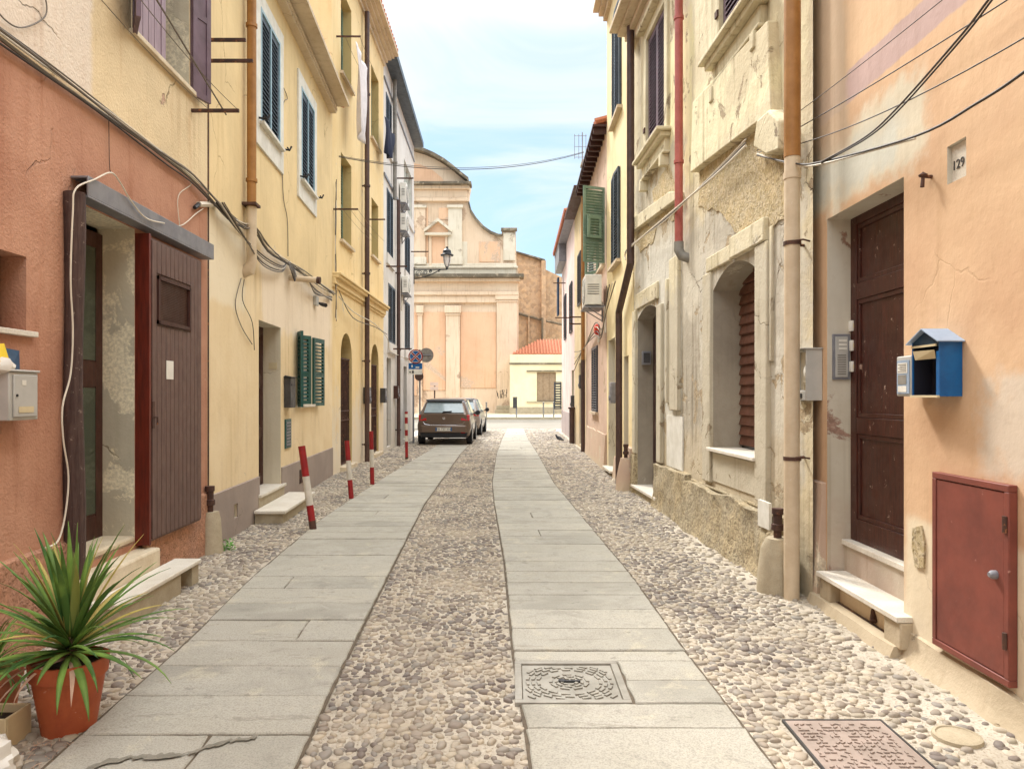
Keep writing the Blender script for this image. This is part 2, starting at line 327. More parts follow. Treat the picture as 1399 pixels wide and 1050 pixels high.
M['annex'] = plaster('pale_yellow_annex', C('efe2b4'), C('e8d8a6'), None, .7, .4, .15, C('ccbc90'), .5)
M['marble'] = stone('marble', C('ded8cc'), C('cfc6b6'), None, 4, .15, 90, .5)
M['concrete'] = stone('concrete', C('b4a890'), C('a3967e'), None, 5, .4)
M['mortarstep'] = stone('mortar_step', C('d8cbb2'), C('c5b498'), None, 5, .3)
M['slab'] = None
M['tile'] = paint('terracotta_tile', C('b8714f'), C('9c5c42'), .85, wear=C('c9a98c'), wthr=.6)
M['soffit'] = plaster('eave_soffit', C('d6c2a0'), C('c4ad8a'), None, .7, 1, .6)
M['brownwood'] = paint('dark_brown_wood', C('4a2a20'), C('38201a'), .55, wear=C('8c7566'), wthr=.7, grainz=True)
M['doorR'] = paint('old_brown_door', C('4c241a'), C('321711'), .4, wear=C('b09686'), wthr=.625, grainz=True)
M['plank'] = paint('weathered_plank', C('6c544c'), C('58443e'), .6, wear=C('8c736a'), wthr=.66, grainz=True)
M['redwood'] = paint('reddish_wood', C('6c2618'), C('4e1c12'), .4, wear=C('c9a080'), wthr=.72, grainz=True)
M['post'] = paint('old_post', C('3c2a26'), C('55423c'), .8, wear=C('847468'), wthr=.6, grainz=True, nb=.6)
M['cast'] = paint('cast_cover_metal', C('a09c92'), C('88847a'), .55, .2, nb=.4)
M['cement'] = plaster('cement_skirting', C('c2ae8c'), C('ab9876'), C('a8967a'), .6, 1, .3, gb=.8, gd=.02)
M['steel'] = paint('grey_steel', C('8c8c90'), C('7a7a80'), .5, .3, wear=C('a58a70'), wthr=.68)
M['greydark'] = paint('dark_grey_metal', C('4e4c4c'), C('3c3a3a'), .5, .2)
M['iron'] = paint('rusty_iron', C('5c4034'), C('3c2c28'), .8, .1, wear=C('8a5a3c'), wthr=.58)
M['tanwood'] = paint('light_brown_blind', C('a08a70'), C('8c765c'), .6)
M['crackfill'] = stone('crack_mortar', C('8f8a7e'), C('7a766a'), None, 12, 1.0)
M['dirtjoint'] = stone('dirt_joint', C('6e6252'), C('544a3e'), None, 12, .8)
M['black'] = paint('black_iron', C('26262a'), C('1c1c20'), .5)
M['pipeor'] = paint('orange_brown_pipe', C('a3743f'), C('8e6230'), .5, wear=C('bb8a60'), wthr=.7)
M['pipebeige'] = paint('beige_pipe', C('cfbda2'), C('c2ae92'), .6, wear=C('ddd0c0'), wthr=.64)
M['pipered'] = paint('red_pipe', C('b06058'), C('9c5048'), .5)
M['pipebrown'] = paint('brown_pipe', C('564038'), C('463430'), .5)
M['pipegrey'] = paint('grey_pipe', C('8c8880'), C('706c66'), .6)
M['shdark'] = paint('dark_shutter', C('4a545e'), C('38424c'), .5)
M['shblue'] = paint('pale_blue_frame', C('9fbcc8'), C('8aa8b6'), .5)
M['shgreen'] = paint('green_shutter', C('285650'), C('1e4844'), .45)
M['shgreen2'] = paint('faded_green_shutter', C('7a907e'), C('647c6a'), .6, wear=C('a8b4a0'), wthr=.6)
M['shpurple'] = paint('plum_shutter', C('6c5864'), C('58464f'), .5, wear=C('8a7880'), wthr=.66)
M['shpurplelight'] = paint('faded_plum_boards', C('a08e98'), C('8c7a86'), .5, grainz=True)
M['shgrey'] = paint('grey_shutter', C('4a4a52'), C('3c3c44'), .5)
M['roller'] = paint('brown_roller_slats', C('6a4434'), C('573628'), .6, wear=C('8a6450'), wthr=.62)
M['white'] = paint('white_paint', C('dedbd2'), C('ccc8bc'), .6)
M['whiteplastic'] = flat('white_plastic', C('e2dfd6'), .5)
M['greyplastic'] = flat('grey_plastic', C('b4b2ac'), .5)
M['redcab'] = paint('oxide_red_metal', C('824539'), C('693830'), .5, wear=C('a87c70'), wthr=.66, sc=3)
M['redpost'] = paint('red_post_paint', C('9c2022'), C('7c181c'), .5, wear=C('c9b0a4'), wthr=.66)
M['whitepost'] = paint('white_post_paint', C('d8d2c6'), C('bfb8aa'), .6, wear=C('7c6c60'), wthr=.68)
M['blue'] = paint('bright_blue_metal', C('10609c'), C('0c4c84'), .45, wear=C('5a84a4'), wthr=.68)
M['bluedk'] = paint('dark_blue_metal', C('123a58'), C('0c2c44'), .5)
M['lightblue'] = paint('pale_blue_metal', C('a4b6cc'), C('90a4bc'), .4, .2)
M['cabinside'] = flat('dark_interior', C('1c1c28'), .8)
M['card'] = flat('cream_board', C('cdbd98'), .8)
M['glassdk'] = flat('dark_glass', C('20262a'), .08, 0, .8)
M['glassgreen'] = flat('greenish_glass', C('3c4638'), .12, 0, .8)
M['glasspale'] = flat('pale_window_glass', C('8aa4a4'), .1, 0, .8)
M['wire'] = flat('grey_cable', C('6e665c'), .6)
M['wiredk'] = flat('dark_cable', C('3a3430'), .6)
M['wirelight'] = flat('cream_cable', C('d6ccba'), .6)
M['potred'] = paint('terracotta_pot', C('ad5a34'), C('99492a'), .65, nb=.15, wear=C('b98468'), wthr=.64)
M['soil'] = stone('potting_soil', C('3c3026'), C('2a221c'), None, 20, 1)
M['trunk'] = paint('yucca_trunk', C('7a6648'), C('5c4c36'), .9, nb=1)
M['dryleaf'] = paint('dry_leaf', C('c9a892'), C('ae8c74'), .7)
M['carpaint'] = None
M['tyre'] = flat('tyre_rubber', C('26262a'), .8)
M['rim'] = flat('wheel_rim', C('8c8c8e'), .35, .7)
M['chrome'] = flat('chrome', C('c9c9cc'), .2, .9)
M['lampglass'] = flat('milky_lamp_glass', C('e8e2dc'), .3)
M['taillight'] = flat('red_lens', C('b01418'), .2, 0, .6)
M['cloth'] = flat('white_cloth', C('d8d2d2'), .9)
M['clothdk'] = flat('navy_cloth', C('22283c'), .9)
M['curtain'] = flat('cream_curtain', C('dcc9a4'), .9)
def leafmat():
    m, nt, b = newmat('yucca_leaf'); P = pos(nt)
    isl = nd(nt, 'ShaderNodeNewGeometry').outputs['Random Per Island']
    c = mixc(nt, isl, C('2c5522'), C('708c46')); c = mixc(nt, ramp(nt, noise(nt, P, 4, 4), .45, .7), c, C('7fa04a'))
    c = mixc(nt, ramp(nt, isl, .84, .87), c, C('b0a058'))
    setin(nt, b, 'Base Color', c); setin(nt, b, 'Roughness', .62); b.inputs['Transmission Weight'].default_value = 0
    return m
M['leaf'] = leafmat()
def carmat(name, c):
    m, nt, b = newmat(name); setin(nt, b, 'Base Color', mixc(nt, ramp(nt, noise(nt, pos(nt), 2, 4), .3, .7), c, dk(c, .9))); setin(nt, b, 'Metallic', .35); setin(nt, b, 'Roughness', .35)
    b.inputs['Coat Weight'].default_value = .6; b.inputs['Coat Roughness'].default_value = .08; return m
M['carbrown'] = carmat('brown_car_paint', C('6b5a4e')); M['cargrey'] = carmat('grey_car_paint', C('8f857c'))
# ================================================================ ground
def lerp_edge(pts, y):
    if y <= pts[0][0]: return pts[0][1]
    for (a, b), (c, d) in zip(pts, pts[1:]):
        if y <= c: return b+(d-b)*(y-a)/(c-a)
    return pts[-1][1]
RL = [(-2, .13), (3.14, .088), (4.36, .013), (6.96, -.07), (10.7, -.256), (13.3, -.36), (20, -.42), (26.7, -.36), (35, -.24)]
RRt = [(-2, 1.16), (3.14, 1.12), (4.57, 1.074), (6.4, 1.056), (10, .9), (13.3, .76), (20, .70), (26.7, .59), (35, .56)]
LL = [(-2, -1.7), (3.14, -2.0), (4.7, -2.09), (6.4, -2.27), (9.4, -2.45), (14.5, -2.47), (20, -2.4), (35, -2.3)]
LR = [(-2, -.7), (3.14, -.925), (4, -.98), (5.5, -1.05), (7.27, -1.13), (10.7, -1.28), (14.5, -1.33), (20, -1.4), (35, -1.3)]
m, nt, b = newmat('mortar_bed'); P = pos(nt)
c = mixc(nt, ramp(nt, noise(nt, P, 1.5, 7, .65), .35, .65), C('cdc4b4'), C('b4aa9a'))
c = mixc(nt, ramp(nt, noise(nt, P, 60, 3, .6), .5, .75), c, C('86765f'))
vr = nd(nt, 'ShaderNodeTexVoronoi', {'Vector': P, 'Scale': 24.0}); c = mixc(nt, ramp(nt, vr.outputs['Distance'], .0, .35, .35, 0), c, C('a99c88'))
setin(nt, b, 'Base Color', c); setin(nt, b, 'Roughness', .95); bump(nt, b, noise(nt, P, 30, 7, .7), 1.0, .02); M['mortar'] = m
m, nt, b = newmat('road_surface'); P = pos(nt)
c = mixc(nt, ramp(nt, noise(nt, P, .35, 7, .6), .3, .7), C('8e877c'), C('7c766b')); c = mixc(nt, ramp(nt, noise(nt, P, 40, 3), .5, .7), c, C('6e675c'))
setin(nt, b, 'Base Color', c); setin(nt, b, 'Roughness', .9); bump(nt, b, noise(nt, P, 25, 5, .7), .4, .01); M['road'] = m
m, nt, b = newmat('granite_slab'); P = pos(nt); geo = nd(nt, 'ShaderNodeNewGeometry').outputs['Random Per Island']
c = mixc(nt, geo, C('979489'), C('b5b0a2')); c = mixc(nt, ramp(nt, noise(nt, P, 1.6, 7, .62, .5), .4, .62), c, C('aeaa9e'))
c = mixc(nt, mth(nt, 'MULTIPLY', ramp(nt, noise(nt, P, 3.1, 7, .7, .3), .55, .68), .5), c, C('c9c0a8'))
c = mixc(nt, mth(nt, 'MULTIPLY', ramp(nt, noise(nt, P, 2.2, 8, .72, .8), .53, .66), .55), c, C('8a877c')); c = mixc(nt, mth(nt, 'MULTIPLY', ramp(nt, noise(nt, P, 11, 6, .75), .58, .68), .6), c, C('7a766a'))
c = mixc(nt, mth(nt, 'MULTIPLY', ramp(nt, noise(nt, P, 120, 3, .7), .42, .66), .55), c, C('77756e'))
c = mixc(nt, mth(nt, 'MULTIPLY', ramp(nt, noise(nt, scl(nt, P, (1, 5, 1), (0, 0, .5)), 1.3, 8, .75), .6, .63), ramp(nt, noise(nt, scl(nt, P, (1, 5, 1), (0, 0, .5)), 1.3, 8, .75), .66, .63)), c, C('8a867a'))
setin(nt, b, 'Base Color', c); setin(nt, b, 'Roughness', ramp(nt, noise(nt, P, 5, 5), .3, .7, .6, .85))
n0 = bump(nt, b, noise(nt, P, 6, 6, .65), .25, .02); bump(nt, b, noise(nt, P, 90, 4, .7), .45, .004, n0); M['slab'] = m

g = MB(); g.add([(-900, -900, -.03), (900, -900, -.03), (900, 1500, -.03), (-900, 1500, -.03)], [(0, 1, 2, 3)]); struct('ground', g, M['road'])
g = MB(); g.add([(-4.3, -4, 0), (3.4, -4, 0), (3.4, 35, 0), (-4.3, 35, 0)], [(0, 1, 2, 3)]); struct('street', g, M['mortar'])
g = MB(); g.add([(-60, 35, -.002), (60, 35, -.002), (60, 48.6, -.002), (-60, 48.6, -.002)], [(0, 1, 2, 3)]); struct('crossroad', g, M['road'])
g = MB(); g.box(-60, 60, 48.6, 110, -.02, .13); struct('pavement', g, M['mortarstep'])
g = MB(); g.box(-60, 60, 48.42, 48.6, -.02, .16); struct('kerb', g, M['concrete'])
MHOLE = (.015, .62, 3.76, 4.36)      # grate in the right strip
MH2 = (1.335, 1.80, 3.10, 3.58)
def strip(name, L, Rr, ys, seed):
    rnd = random.Random(seed); mb = MB()
    def slab(y0, y1, f0, f1):
        g_ = .0045
        q = []
        for y, f in ((y0+g_, f0), (y0+g_, f1), (y1-g_, f1), (y1-g_, f0)):
            xl, xr = lerp_edge(L, y), lerp_edge(Rr, y); q.append((xl+(xr-xl)*f+(g_ if f == f0 else -g_), y))
        per = []
        for i in range(4):
            a, b_ = q[i], q[(i+1) % 4]; L_ = math.hypot(b_[0]-a[0], b_[1]-a[1]); n = max(2, int(L_/.07))
            for k in range(n): t = k/n; j_ = .0035 if k else .006; per.append((a[0]+(b_[0]-a[0])*t+rnd.uniform(-j_, j_), a[1]+(b_[1]-a[1])*t+rnd.uniform(-j_, j_)))
        q = per; n = len(q)
        dz = rnd.uniform(-.004, .005); sx_, sy_ = rnd.uniform(-.004, .004), rnd.uniform(-.008, .008); cx = sum(p[0] for p in q)/n; cy = sum(p[1] for p in q)/n; tz = [dz+(p[0]-cx)*sx_+(p[1]-cy)*sy_+rnd.uniform(-.001, .001) for p in q]; e = .006
        lo = [(x, y, -.05) for x, y in q]; mi = [(x, y, .02+t-e) for (x, y), t in zip(q, tz)]
        hi = [(x+e*(1 if x < cx else -1), y+e*(1 if y < cy else -1), .02+t) for (x, y), t in zip(q, tz)]
        F = [tuple(range(2*n, 3*n))]
        for a in (0, n):
            for i in range(n): j = (i+1) % n; F.append((a+i, a+j, a+n+j, a+n+i))
        mb.add(lo+mi+hi, F)
    y = -1.5; i = 0
    while y < 35:
        ny = ys[i] if i < len(ys) else y+rnd.uniform(.34, .47); i += 1
        if name == 'paving_strip_right' and y < 3.9 < ny+.1 and ny < 4.5 and MHOLE:
            pass
        if MHOLE and seed == 2 and y >= 3.47 and ny <= 4.45:
            xl, xr = lerp_edge(L, (y+ny)/2), lerp_edge(Rr, (y+ny)/2); f = (MHOLE[1]+.01-xl)/(xr-xl)
            if ny > MHOLE[2]+.02 and y < MHOLE[3]-.02: slab(y, ny, f, 1); y = ny; continue
        if (seed == 1 and y in (3.0, 4.73)) or (y > (4.5 if seed == 2 else 5.2) and rnd.random() < .16): f = rnd.uniform(.3, .7); slab(y, ny, 0, f); slab(y, ny, f, 1)
        else: slab(y, ny, 0, 1)
        y = ny
    yy = [-1.5+i*.5 for i in range(74)]
    for a, b_ in zip(yy, yy[1:]): mb.add([(lerp_edge(L, a)-.012, a, .010), (lerp_edge(Rr, a)+.012, a, .010), (lerp_edge(Rr, b_)+.012, b_, .010), (lerp_edge(L, b_)-.012, b_, .010)], [(0, 1, 2, 3)], 1)
    return struct(name, mb, [M['slab'], M['dirtjoint']], smooth=False)
strip('paving_strip_left', LL, LR, [-1, -.55, -.1, .35, .8, 1.25, 1.7, 2.15, 2.6, 3.0, 3.42, 3.86, 4.29, 4.73, 5.16, 5.57, 6.0], 1)
strip('paving_strip_right', RL, RRt, [-1, -.55, -.1, .35, .8, 1.25, 1.7, 2.15, 2.6, 3.05, 3.48, 3.76, 4.06, 4.36, 4.54, 4.97, 5.42, 5.82, 6.2], 2)
mb = MB(); rr_ = random.Random(4); a_, b2_ = [], []
for i in range(40):
    t = i/39; x = -1.80+.62*t; y = 3.10+.26*t+.03*math.sin(t*9)+rr_.uniform(-.014, .014); w_ = .003+.020*abs(math.sin(t*9+1))*(1-t*.5)+rr_.uniform(0, .014); a_.append((x, y-w_, .026)); b2_.append((x, y+w_, .026))
mb.add(a_+b2_, [(i, i+1, 41+i, 40+i) for i in range(39)]); struct('paving_crack_fill', mb, M['crackfill'])
# pebbles
def pebbles():
    A, B2 = [], []
    pts = []
    LW = lambda y: (-(2.86+.035*y) if y < 7.5 else (-(2.636+.065*y) if y < 14.6 else -3.6-.02*max(0, y-20.5)))
    RW = lambda y: (2.42 if y < 5.9 else (2.6-.045*y if y < 12.3 else 2.04))
    y = 2.2
    while y < 34.8:
        d = .048 if y < 12 else (.048+(y-12)*.0035)
        for lo, hi, k in ((LW, lambda y: lerp_edge(LL, y), 1.1), (lambda y: lerp_edge(LR, y), lambda y: lerp_edge(RL, y), 1.0), (lambda y: lerp_edge(RRt, y), RW, 1.12)):
            dd = d*k; x0, x1 = lo(y)+.03, hi(y)-.025; x = x0+rng.random()*dd*.4
            while x < x1:
                if rng.random() > .025: pts.append((x+rng.normal()*dd*.13, y+rng.normal()*dd*.16, dd))
                x += dd*(1.0+rng.random()*.35)
        y += d*.82
    p = np.array(pts)
    ok = ~((p[:, 0] > MH2[0]-.04) & (p[:, 0] < MH2[1]+.04) & (p[:, 1] > MH2[2]-.04) & (p[:, 1] < MH2[3]+.04))
    ok &= ~(np.hypot(p[:, 0]-2.08, p[:, 1]-3.42) < .12)
    p = p[ok]
    gap = np.array([mnoise.noise(Vector((a*1.3, b_*1.3, 3.7))) for a, b_ in p[:, :2]]); nearw = (p[:, 0] > np.array([RW(q_)-.42 for q_ in p[:, 1]])+gap*.25) & (p[:, 1] < 9); p = p[~(nearw & (rng.random(len(p)) < .55))]
    n = len(p); K = 9
    th = rng.random(n)*math.pi*.9-.45*math.pi; sz = np.clip(rng.normal(1, .24, n), .5, 1.8)
    big = rng.random(n) < .03; sz[big] *= 1.35
    la = p[:, 2]*.53*sz; sb = la*rng.uniform(.55, .85, n); hh = rng.uniform(.007, .015, n)*np.clip(sz, .6, 1.2)*(1+(p[:, 1] > 14)*.3)
    k = np.arange(K)*2*math.pi/K; V = np.zeros((n, 1+3*K, 3)); V[:, 0, 2] = 1
    wob = 1+rng.normal(0, .09, (n, K))
    for r_, (rad, zz) in enumerate(((.62, .93), (.92, .5), (1.0, -.35))):
        V[:, 1+r_*K:1+(r_+1)*K, 0] = rad*np.cos(k)*wob; V[:, 1+r_*K:1+(r_+1)*K, 1] = rad*np.sin(k)*wob; V[:, 1+r_*K:1+(r_+1)*K, 2] = zz
    V[:, :, 0] *= la[:, None]; V[:, :, 1] *= sb[:, None]; V[:, :, 2] *= hh[:, None]
    tilt = rng.normal(0, .07, (n, 2)); V[:, :, 2] += V[:, :, 0]*tilt[:, :1]+V[:, :, 1]*tilt[:, 1:]
    c_, s_ = np.cos(th)[:, None], np.sin(th)[:, None]; X = V[:, :, 0]*c_-V[:, :, 1]*s_+p[:, :1]; Y = V[:, :, 0]*s_+V[:, :, 1]*c_+p[:, 1:2]
    co = np.stack([X, Y, V[:, :, 2]-.0005], -1).reshape(-1, 3)
    F = [(0, 1+i, 1+(i+1) % K) for i in range(K)]; Q = [(1+r_*K+i, 1+(r_+1)*K+i, 1+(r_+1)*K+(i+1) % K, 1+r_*K+(i+1) % K) for r_ in range(2) for i in range(K)]
    tri = np.array(F); quad = np.array(Q); off = (np.arange(n)*(1+3*K))[:, None, None]
    T = (tri[None]+off).reshape(n, -1); QQ = (quad[None]+off).reshape(n, -1); idx = np.concatenate([T, QQ], 1).reshape(-1)
    tot = np.tile(np.concatenate([np.full(len(F), 3), np.full(len(Q), 4)]), n); st = np.concatenate([[0], np.cumsum(tot)[:-1]])
    me = bpy.data.meshes.new('cobbles'); me.vertices.add(len(co)); me.vertices.foreach_set('co', co.astype('f').reshape(-1))
    me.loops.add(len(idx)); me.loops.foreach_set('vertex_index', idx.astype('i')); me.polygons.add(len(tot)); me.polygons.foreach_set('loop_start', st.astype('i'))
    me.update(calc_edges=True); me.shade_smooth()
    m, nt, b = newmat('pebble'); g2 = nd(nt, 'ShaderNodeNewGeometry'); r0 = g2.outputs['Random Per Island']; P = g2.outputs['Position']
    cr = nd(nt, 'ShaderNodeValToRGB', {0: r0}); e = cr.color_ramp; cols = ['938a7c', '706761', 'a09684', '7b7168', '88827a', 'ada18e', '746a62', '8f8578', '807b74', 'b6ab9a']
    while len(e.elements) < len(cols): e.elements.new(.5)
    for i, h in enumerate(cols): e.elements[i].position = i/len(cols); e.elements[i].color = (*C(h), 1)
    e.interpolation = 'CONSTANT'
    c = mixc(nt, ramp(nt, noise(nt, P, 1.1, 6, .6), .42, .66, 0, .5), cr.outputs[0], C('bdb09a')); c = mixc(nt, ramp(nt, noise(nt, P, 45, 4), .5, .8, 0, .5), c, C('8c8070'))
    setin(nt, b, 'Base Color', c); setin(nt, b, 'Roughness', .62); bump(nt, b, noise(nt, P, 60, 5, .6), .35, .004); me.materials.append(m)
    o = bpy.data.objects.new('cobbles', me); COL.objects.link(o); tag(o, 'rounded river pebbles set in mortar across the street', 'cobbles', kind='stuff'); print('pebbles', n)
pebbles()
# ================================================================ left row
FA, FB, FC, FD = Fr(-2.86, -.035, 1), Fr(-2.636, -.065, 1), Fr(-3.6, 0, 1), Fr(-3.19, -.02, 1)
def eave(parent, F, y0, y1, z, over, mats, tiles=True, steps=((.0, .08), (.05, .1)), th=.07):
    mb = MB(); 
    for i, (dz, dd) in enumerate(steps): mb.fbox(F, y0, y1, -.02, dd+.04, z-.14+dz, z-.14+dz+.055)
    mb.fbox(F, y0-.02, y1+.02, -.3, over, z, z+th); obj('eave', mb, mats, parent, bev=.006)
    if tiles:
        t = MB(); y = y0
        while y < y1:
            L = 5.2; pts = [F.P(y+.09, over-.10-u, z+th+.05+u*.28) for u in (0, L)]; t.tube(pts, .07, 8)
            pts = [F.P(y+.2, over-.12-u, z+th+.02+u*.28) for u in (0, L)]; t.tube(pts, .06, 6); y += .22
        obj('roof_tiles', t, M['tile'], parent)
def stub_door(F, y0, y1, z0, z1, dep, mats, parent, name='door', panels=((.06, .3), (.36, .62), (.68, .94))):
    p = F.P(y0, -dep, 0); q = F.P(y1, -dep, 0); return obj(name, door_mb(p, q, z0, z1, panels=panels), mats, parent, bev=.004)
# ---------- house A
hA = thing('house', FA.P(4, 0, 0), 'terracotta red ground floor with yellow upper floor, behind the potted yucca', 'house')
oA = [dict(y0=5.02, y1=5.95, z0=.42, z1=2.95, dep=.30), dict(y0=4.22, y1=4.55, z0=2.0, z1=2.46, dep=.2, slot=0), dict(y0=5.93, y1=7.04, z0=4.54, z1=6.2, dep=.28)]
mb = wall_mesh(FA, -6, 7.5, -.05, 7.3, oA); shell(FA, -6, 7.5, -.05, 7.3, mb=mb); obj('wall', mb, [M['red'], M['revealA']], hA)
for a, b_ in ((-6, 5.0), (6.0, 7.5)):
    mb = MB()
    n = int((b_-a)/.14)
    for i in range(n):
        y0, y1 = a+(b_-a)*i/n, a+(b_-a)*(i+1)/n; z0 = .60+mnoise.noise(Vector((y0*1.2, 0, 0)))*.03; z1 = .60+mnoise.noise(Vector((y1*1.2, 0, 0)))*.03
        dd0 = .035+mnoise.noise(Vector((y0*2, 5, 0)))*.012; dd1 = .035+mnoise.noise(Vector((y1*2, 5, 0)))*.012
        mb.add([FA.P(y0, dd0+.02, -.05), FA.P(y1, dd1+.02, -.05), FA.P(y1, dd1, z1), FA.P(y0, dd0, z0), FA.P(y0, -.01, z0+.02), FA.P(y1, -.01, z1+.02)], [(0, 1, 2, 3), (3, 2, 5, 4)])
    obj('plinth', mb, M['redplinth'], hA)
eave(hA, FA, -6, 7.48, 7.28, .42, M['soffit'])
# doorway: post, lintel, planked leaf folded back, inner door
mb = MB(); pts = [FA.P(4.98+.012*math.sin(z*3), .055, z) for z in np.linspace(.36, 2.98, 12)]; mb.tube(pts, [.062+.006*math.sin(z*7) for z in range(12)], 10); obj('door_post', mb, M['post'], hA)
mb = MB(); mb.fbox(FA, 5.03, 7.35, .002, .125, 2.96, 2.975); mb.fbox(FA, 5.03, 7.35, .112, .125, 2.975, 3.11); mb.fbox(FA, 5.03, 7.35, .002, .111, 3.095, 3.11); obj('lintel', mb, M['steel'], hA, bev=.003)
leafA = MB(); leafA.fbox(FA, 5.99, 7.07, .07, .10, .40, 2.9)
for i in range(12):
    ya = 6.02+i*.0865
    for z0, z1 in ((.42, 2.18), (2.62, 2.88)) if 1 <= i <= 8 else ((.42, 2.88),): leafA.fbox(FA, ya+.004, ya+.083, .101, .113, z0, z1)
dl = obj('door', leafA, M['plank'], hA, bev=.003)
mb = MB(); mb.fbox(FA, 5.955, 5.99, .0, .118, .38, 2.92); obj('frame', mb, M['redwood'], dl, bev=.003)
mb = MB(); y0, y1, z0, z1 = 6.11, 6.78, 2.2, 2.6
for a in ((y0, y1, z0, z0+.03), (y0, y1, z1-.03, z1), (y0, y0+.03, z0, z1), (y1-.03, y1, z0, z1)): mb.fbox(FA, a[0], a[1], .101, .128, a[2], a[3])
for i in range(24): zc = z0+.035+i*.0145; mb.fbox(FA, y0+.03, y1-.03, .102, .106, zc, zc+.006)
obj('grille', mb, M['brownwood'], dl)
mb = MB(); mb.fbox(FA, 6.28, 6.42, .114, .116, 1.74, 1.9); obj('notice', mb, M['whiteplastic'], dl)
mb = MB(); mb.tube([FA.P(6.03, .115, 1.42), FA.P(6.03, .15, 1.42), FA.P(6.03, .15, 1.36)], .008); mb.fbox(FA, 6.01, 6.05, .1135, .12, 1.33, 1.55); obj('handle', mb, M['iron'], dl)
p, q = FA.P(5.0, -.29, 0), FA.P(5.95, -.29, 0)
di = obj('inner_door', door_mb(p, q, .44, 2.9, panels=((.08, .5), (.58, .95)), stile=.1), M['brownwood'], hA)
mb = MB(); mb.fbox(FA, 5.1, 5.85, -.268, -.264, .66, 1.66); mb.fbox(FA, 5.1, 5.85, -.268, -.264, 1.88, 2.78); obj('pane', mb, M['glassgreen'], di)
mb = MB(); mb.fbox(FA, 4.99, 6.02, -.3, .0, .38, .46); mb.fbox(FA, 4.93, 6.05, -.02, .17, -.02, .35); obj('doorstep', mb, M['mortarstep'], hA, bev=.02)
mb = MB(); mb.fbox(FA, 4.9, 6.3, .175, .41, .165, .20); ms = obj('marble_step', mb, M['marble'], hA, bev=.008)
mb = MB(); 
for y, y2 in ((4.92, 5.92), (6.14, 6.28)): mb.fbox(FA, y, y2, .19, .39, -.02, .164)
mb.fbox(FA, 4.95, 6.25, .17, .2, -.02, .16); obj('support', mb, M['concrete'], ms)
# small window
mb = MB(); mb.fbox(FA, 4.22, 4.55, -.2, -.19, 2.0, 2.46); mb.fbox(FA, 4.33, 4.36, -.19, -.16, 2.0, 2.46); wn = obj('window', mb, M['cabinside'], hA)
mb = MB(); mb.fbox(FA, 4.14, 4.62, -.1, .035, 1.965, 1.999); obj('sill', mb, M['marble'], wn, bev=.004)
mb = MB(); mb.fbox(FA, 4.46, 4.5, -.19, -.13, 2.0, 2.46); obj('frame', mb, M['brownwood'], wn)
# upper window with shutters
mb = MB(); mb.fbox(FA, 5.93, 7.04, -.28, -.27, 4.54, 6.2); wn = obj('window', mb, M['glassdk'], hA)
mb = MB(); mb.fbox(FA, 5.86, 7.12, -.27, .05, 4.495, 4.539); obj('sill', mb, M['mortarstep'], wn, bev=.006)
p0, p1 = FA.P(6.0, -.22, 0), FA.P(6.72, -.1, 0); mb = leaf_mb(p0, p1, 4.56, 6.1, solid=True)
L = math.hypot(p1[0]-p0[0], p1[1]-p0[1]); a = ((p1[0]-p0[0])/L, (p1[1]-p0[1])/L)
for i in range(7): mb.obox(p0, a, .065+i*.083, .14+i*.083, -.016, .016, 4.62, 6.04)
obj('shutter', mb, M['shpurplelight'], wn)
p0, p1 = FA.P(7.06, .02, 0), FA.P(7.30, .10, 0); obj('shutter', leaf_mb(p0, p1, 4.5, 6.05, rails=(5.3,), solid=True, stile=.06), M['shpurple'], wn)
p0, p1 = FA.P(5.91, .02, 0), FA.P(5.6, .2, 0); obj('shutter', leaf_mb(p0, p1, 4.5, 6.05, rails=(5.55,), solid=True, stile=.08), M['shpurple'], wn)
# ---------- house B
hB = thing('house', FB.P(11, 0, 0), 'cream yellow two storey house with grey plinth and green window shutters', 'house')
oB = [dict(y0=9.38, y1=10.5, z0=.33, z1=2.57, dep=.28), dict(y0=11.55, y1=12.65, z0=1.45, z1=2.58, dep=.2),
      dict(y0=9.38, y1=10.36, z0=5.1, z1=6.58, dep=.1), dict(y0=11.72, y1=12.74, z0=5.06, z1=6.55, dep=.1), dict(y0=8.33, y1=8.45, z0=.2, z1=.36, dep=.12)]
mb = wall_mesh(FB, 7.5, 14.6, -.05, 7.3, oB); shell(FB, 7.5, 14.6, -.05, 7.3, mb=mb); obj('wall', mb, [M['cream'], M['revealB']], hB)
for a, b_, op in ((7.5, 9.36, [dict(y0=8.32, y1=8.46, z0=.2, z1=.36, dep=0)]), (10.52, 14.58, [])):
    mb = wall_mesh(FB, a, b_, -.05, .56, op, d=.02)
    mb.add([FB.P(a, .02, .56), FB.P(b_, .02, .56), FB.P(b_, -.01, .57), FB.P(a, -.01, .57)], [(0, 1, 2, 3)])
    for y in (a, b_): mb.add([FB.P(y, .02, -.05), FB.P(y, .02, .56), FB.P(y, -.01, .57), FB.P(y, -.01, -.05)], [(0, 1, 2, 3)])
    obj('plinth', mb, [M['greyplinth'], M['greyplinth']], hB)
eave(hB, FB, 7.52, 14.4, 7.28, .37, M['soffit'])
stub_door(FB, 9.36, 10.52, .33, 2.6, .28, M['brownwood'], hB)
mb = MB(); mb.fbox(FB, 9.3, 10.6, -.28, .06, .30, .335); ms = obj('threshold', mb, M['marble'], hB, bev=.004)
mb = MB(); mb.fbox(FB, 9.3, 10.6, -.02, .03, -.02, .298); mb.fbox(FB, 9.1, 10.8, .03, .38, -.02, .135); obj('riser', mb, M['concrete'], ms)
mb = MB(); mb.fbox(FB, 9.05, 10.85, .031, .42, .136, .172); obj('marble_step', mb, M['marble'], hB, bev=.005)
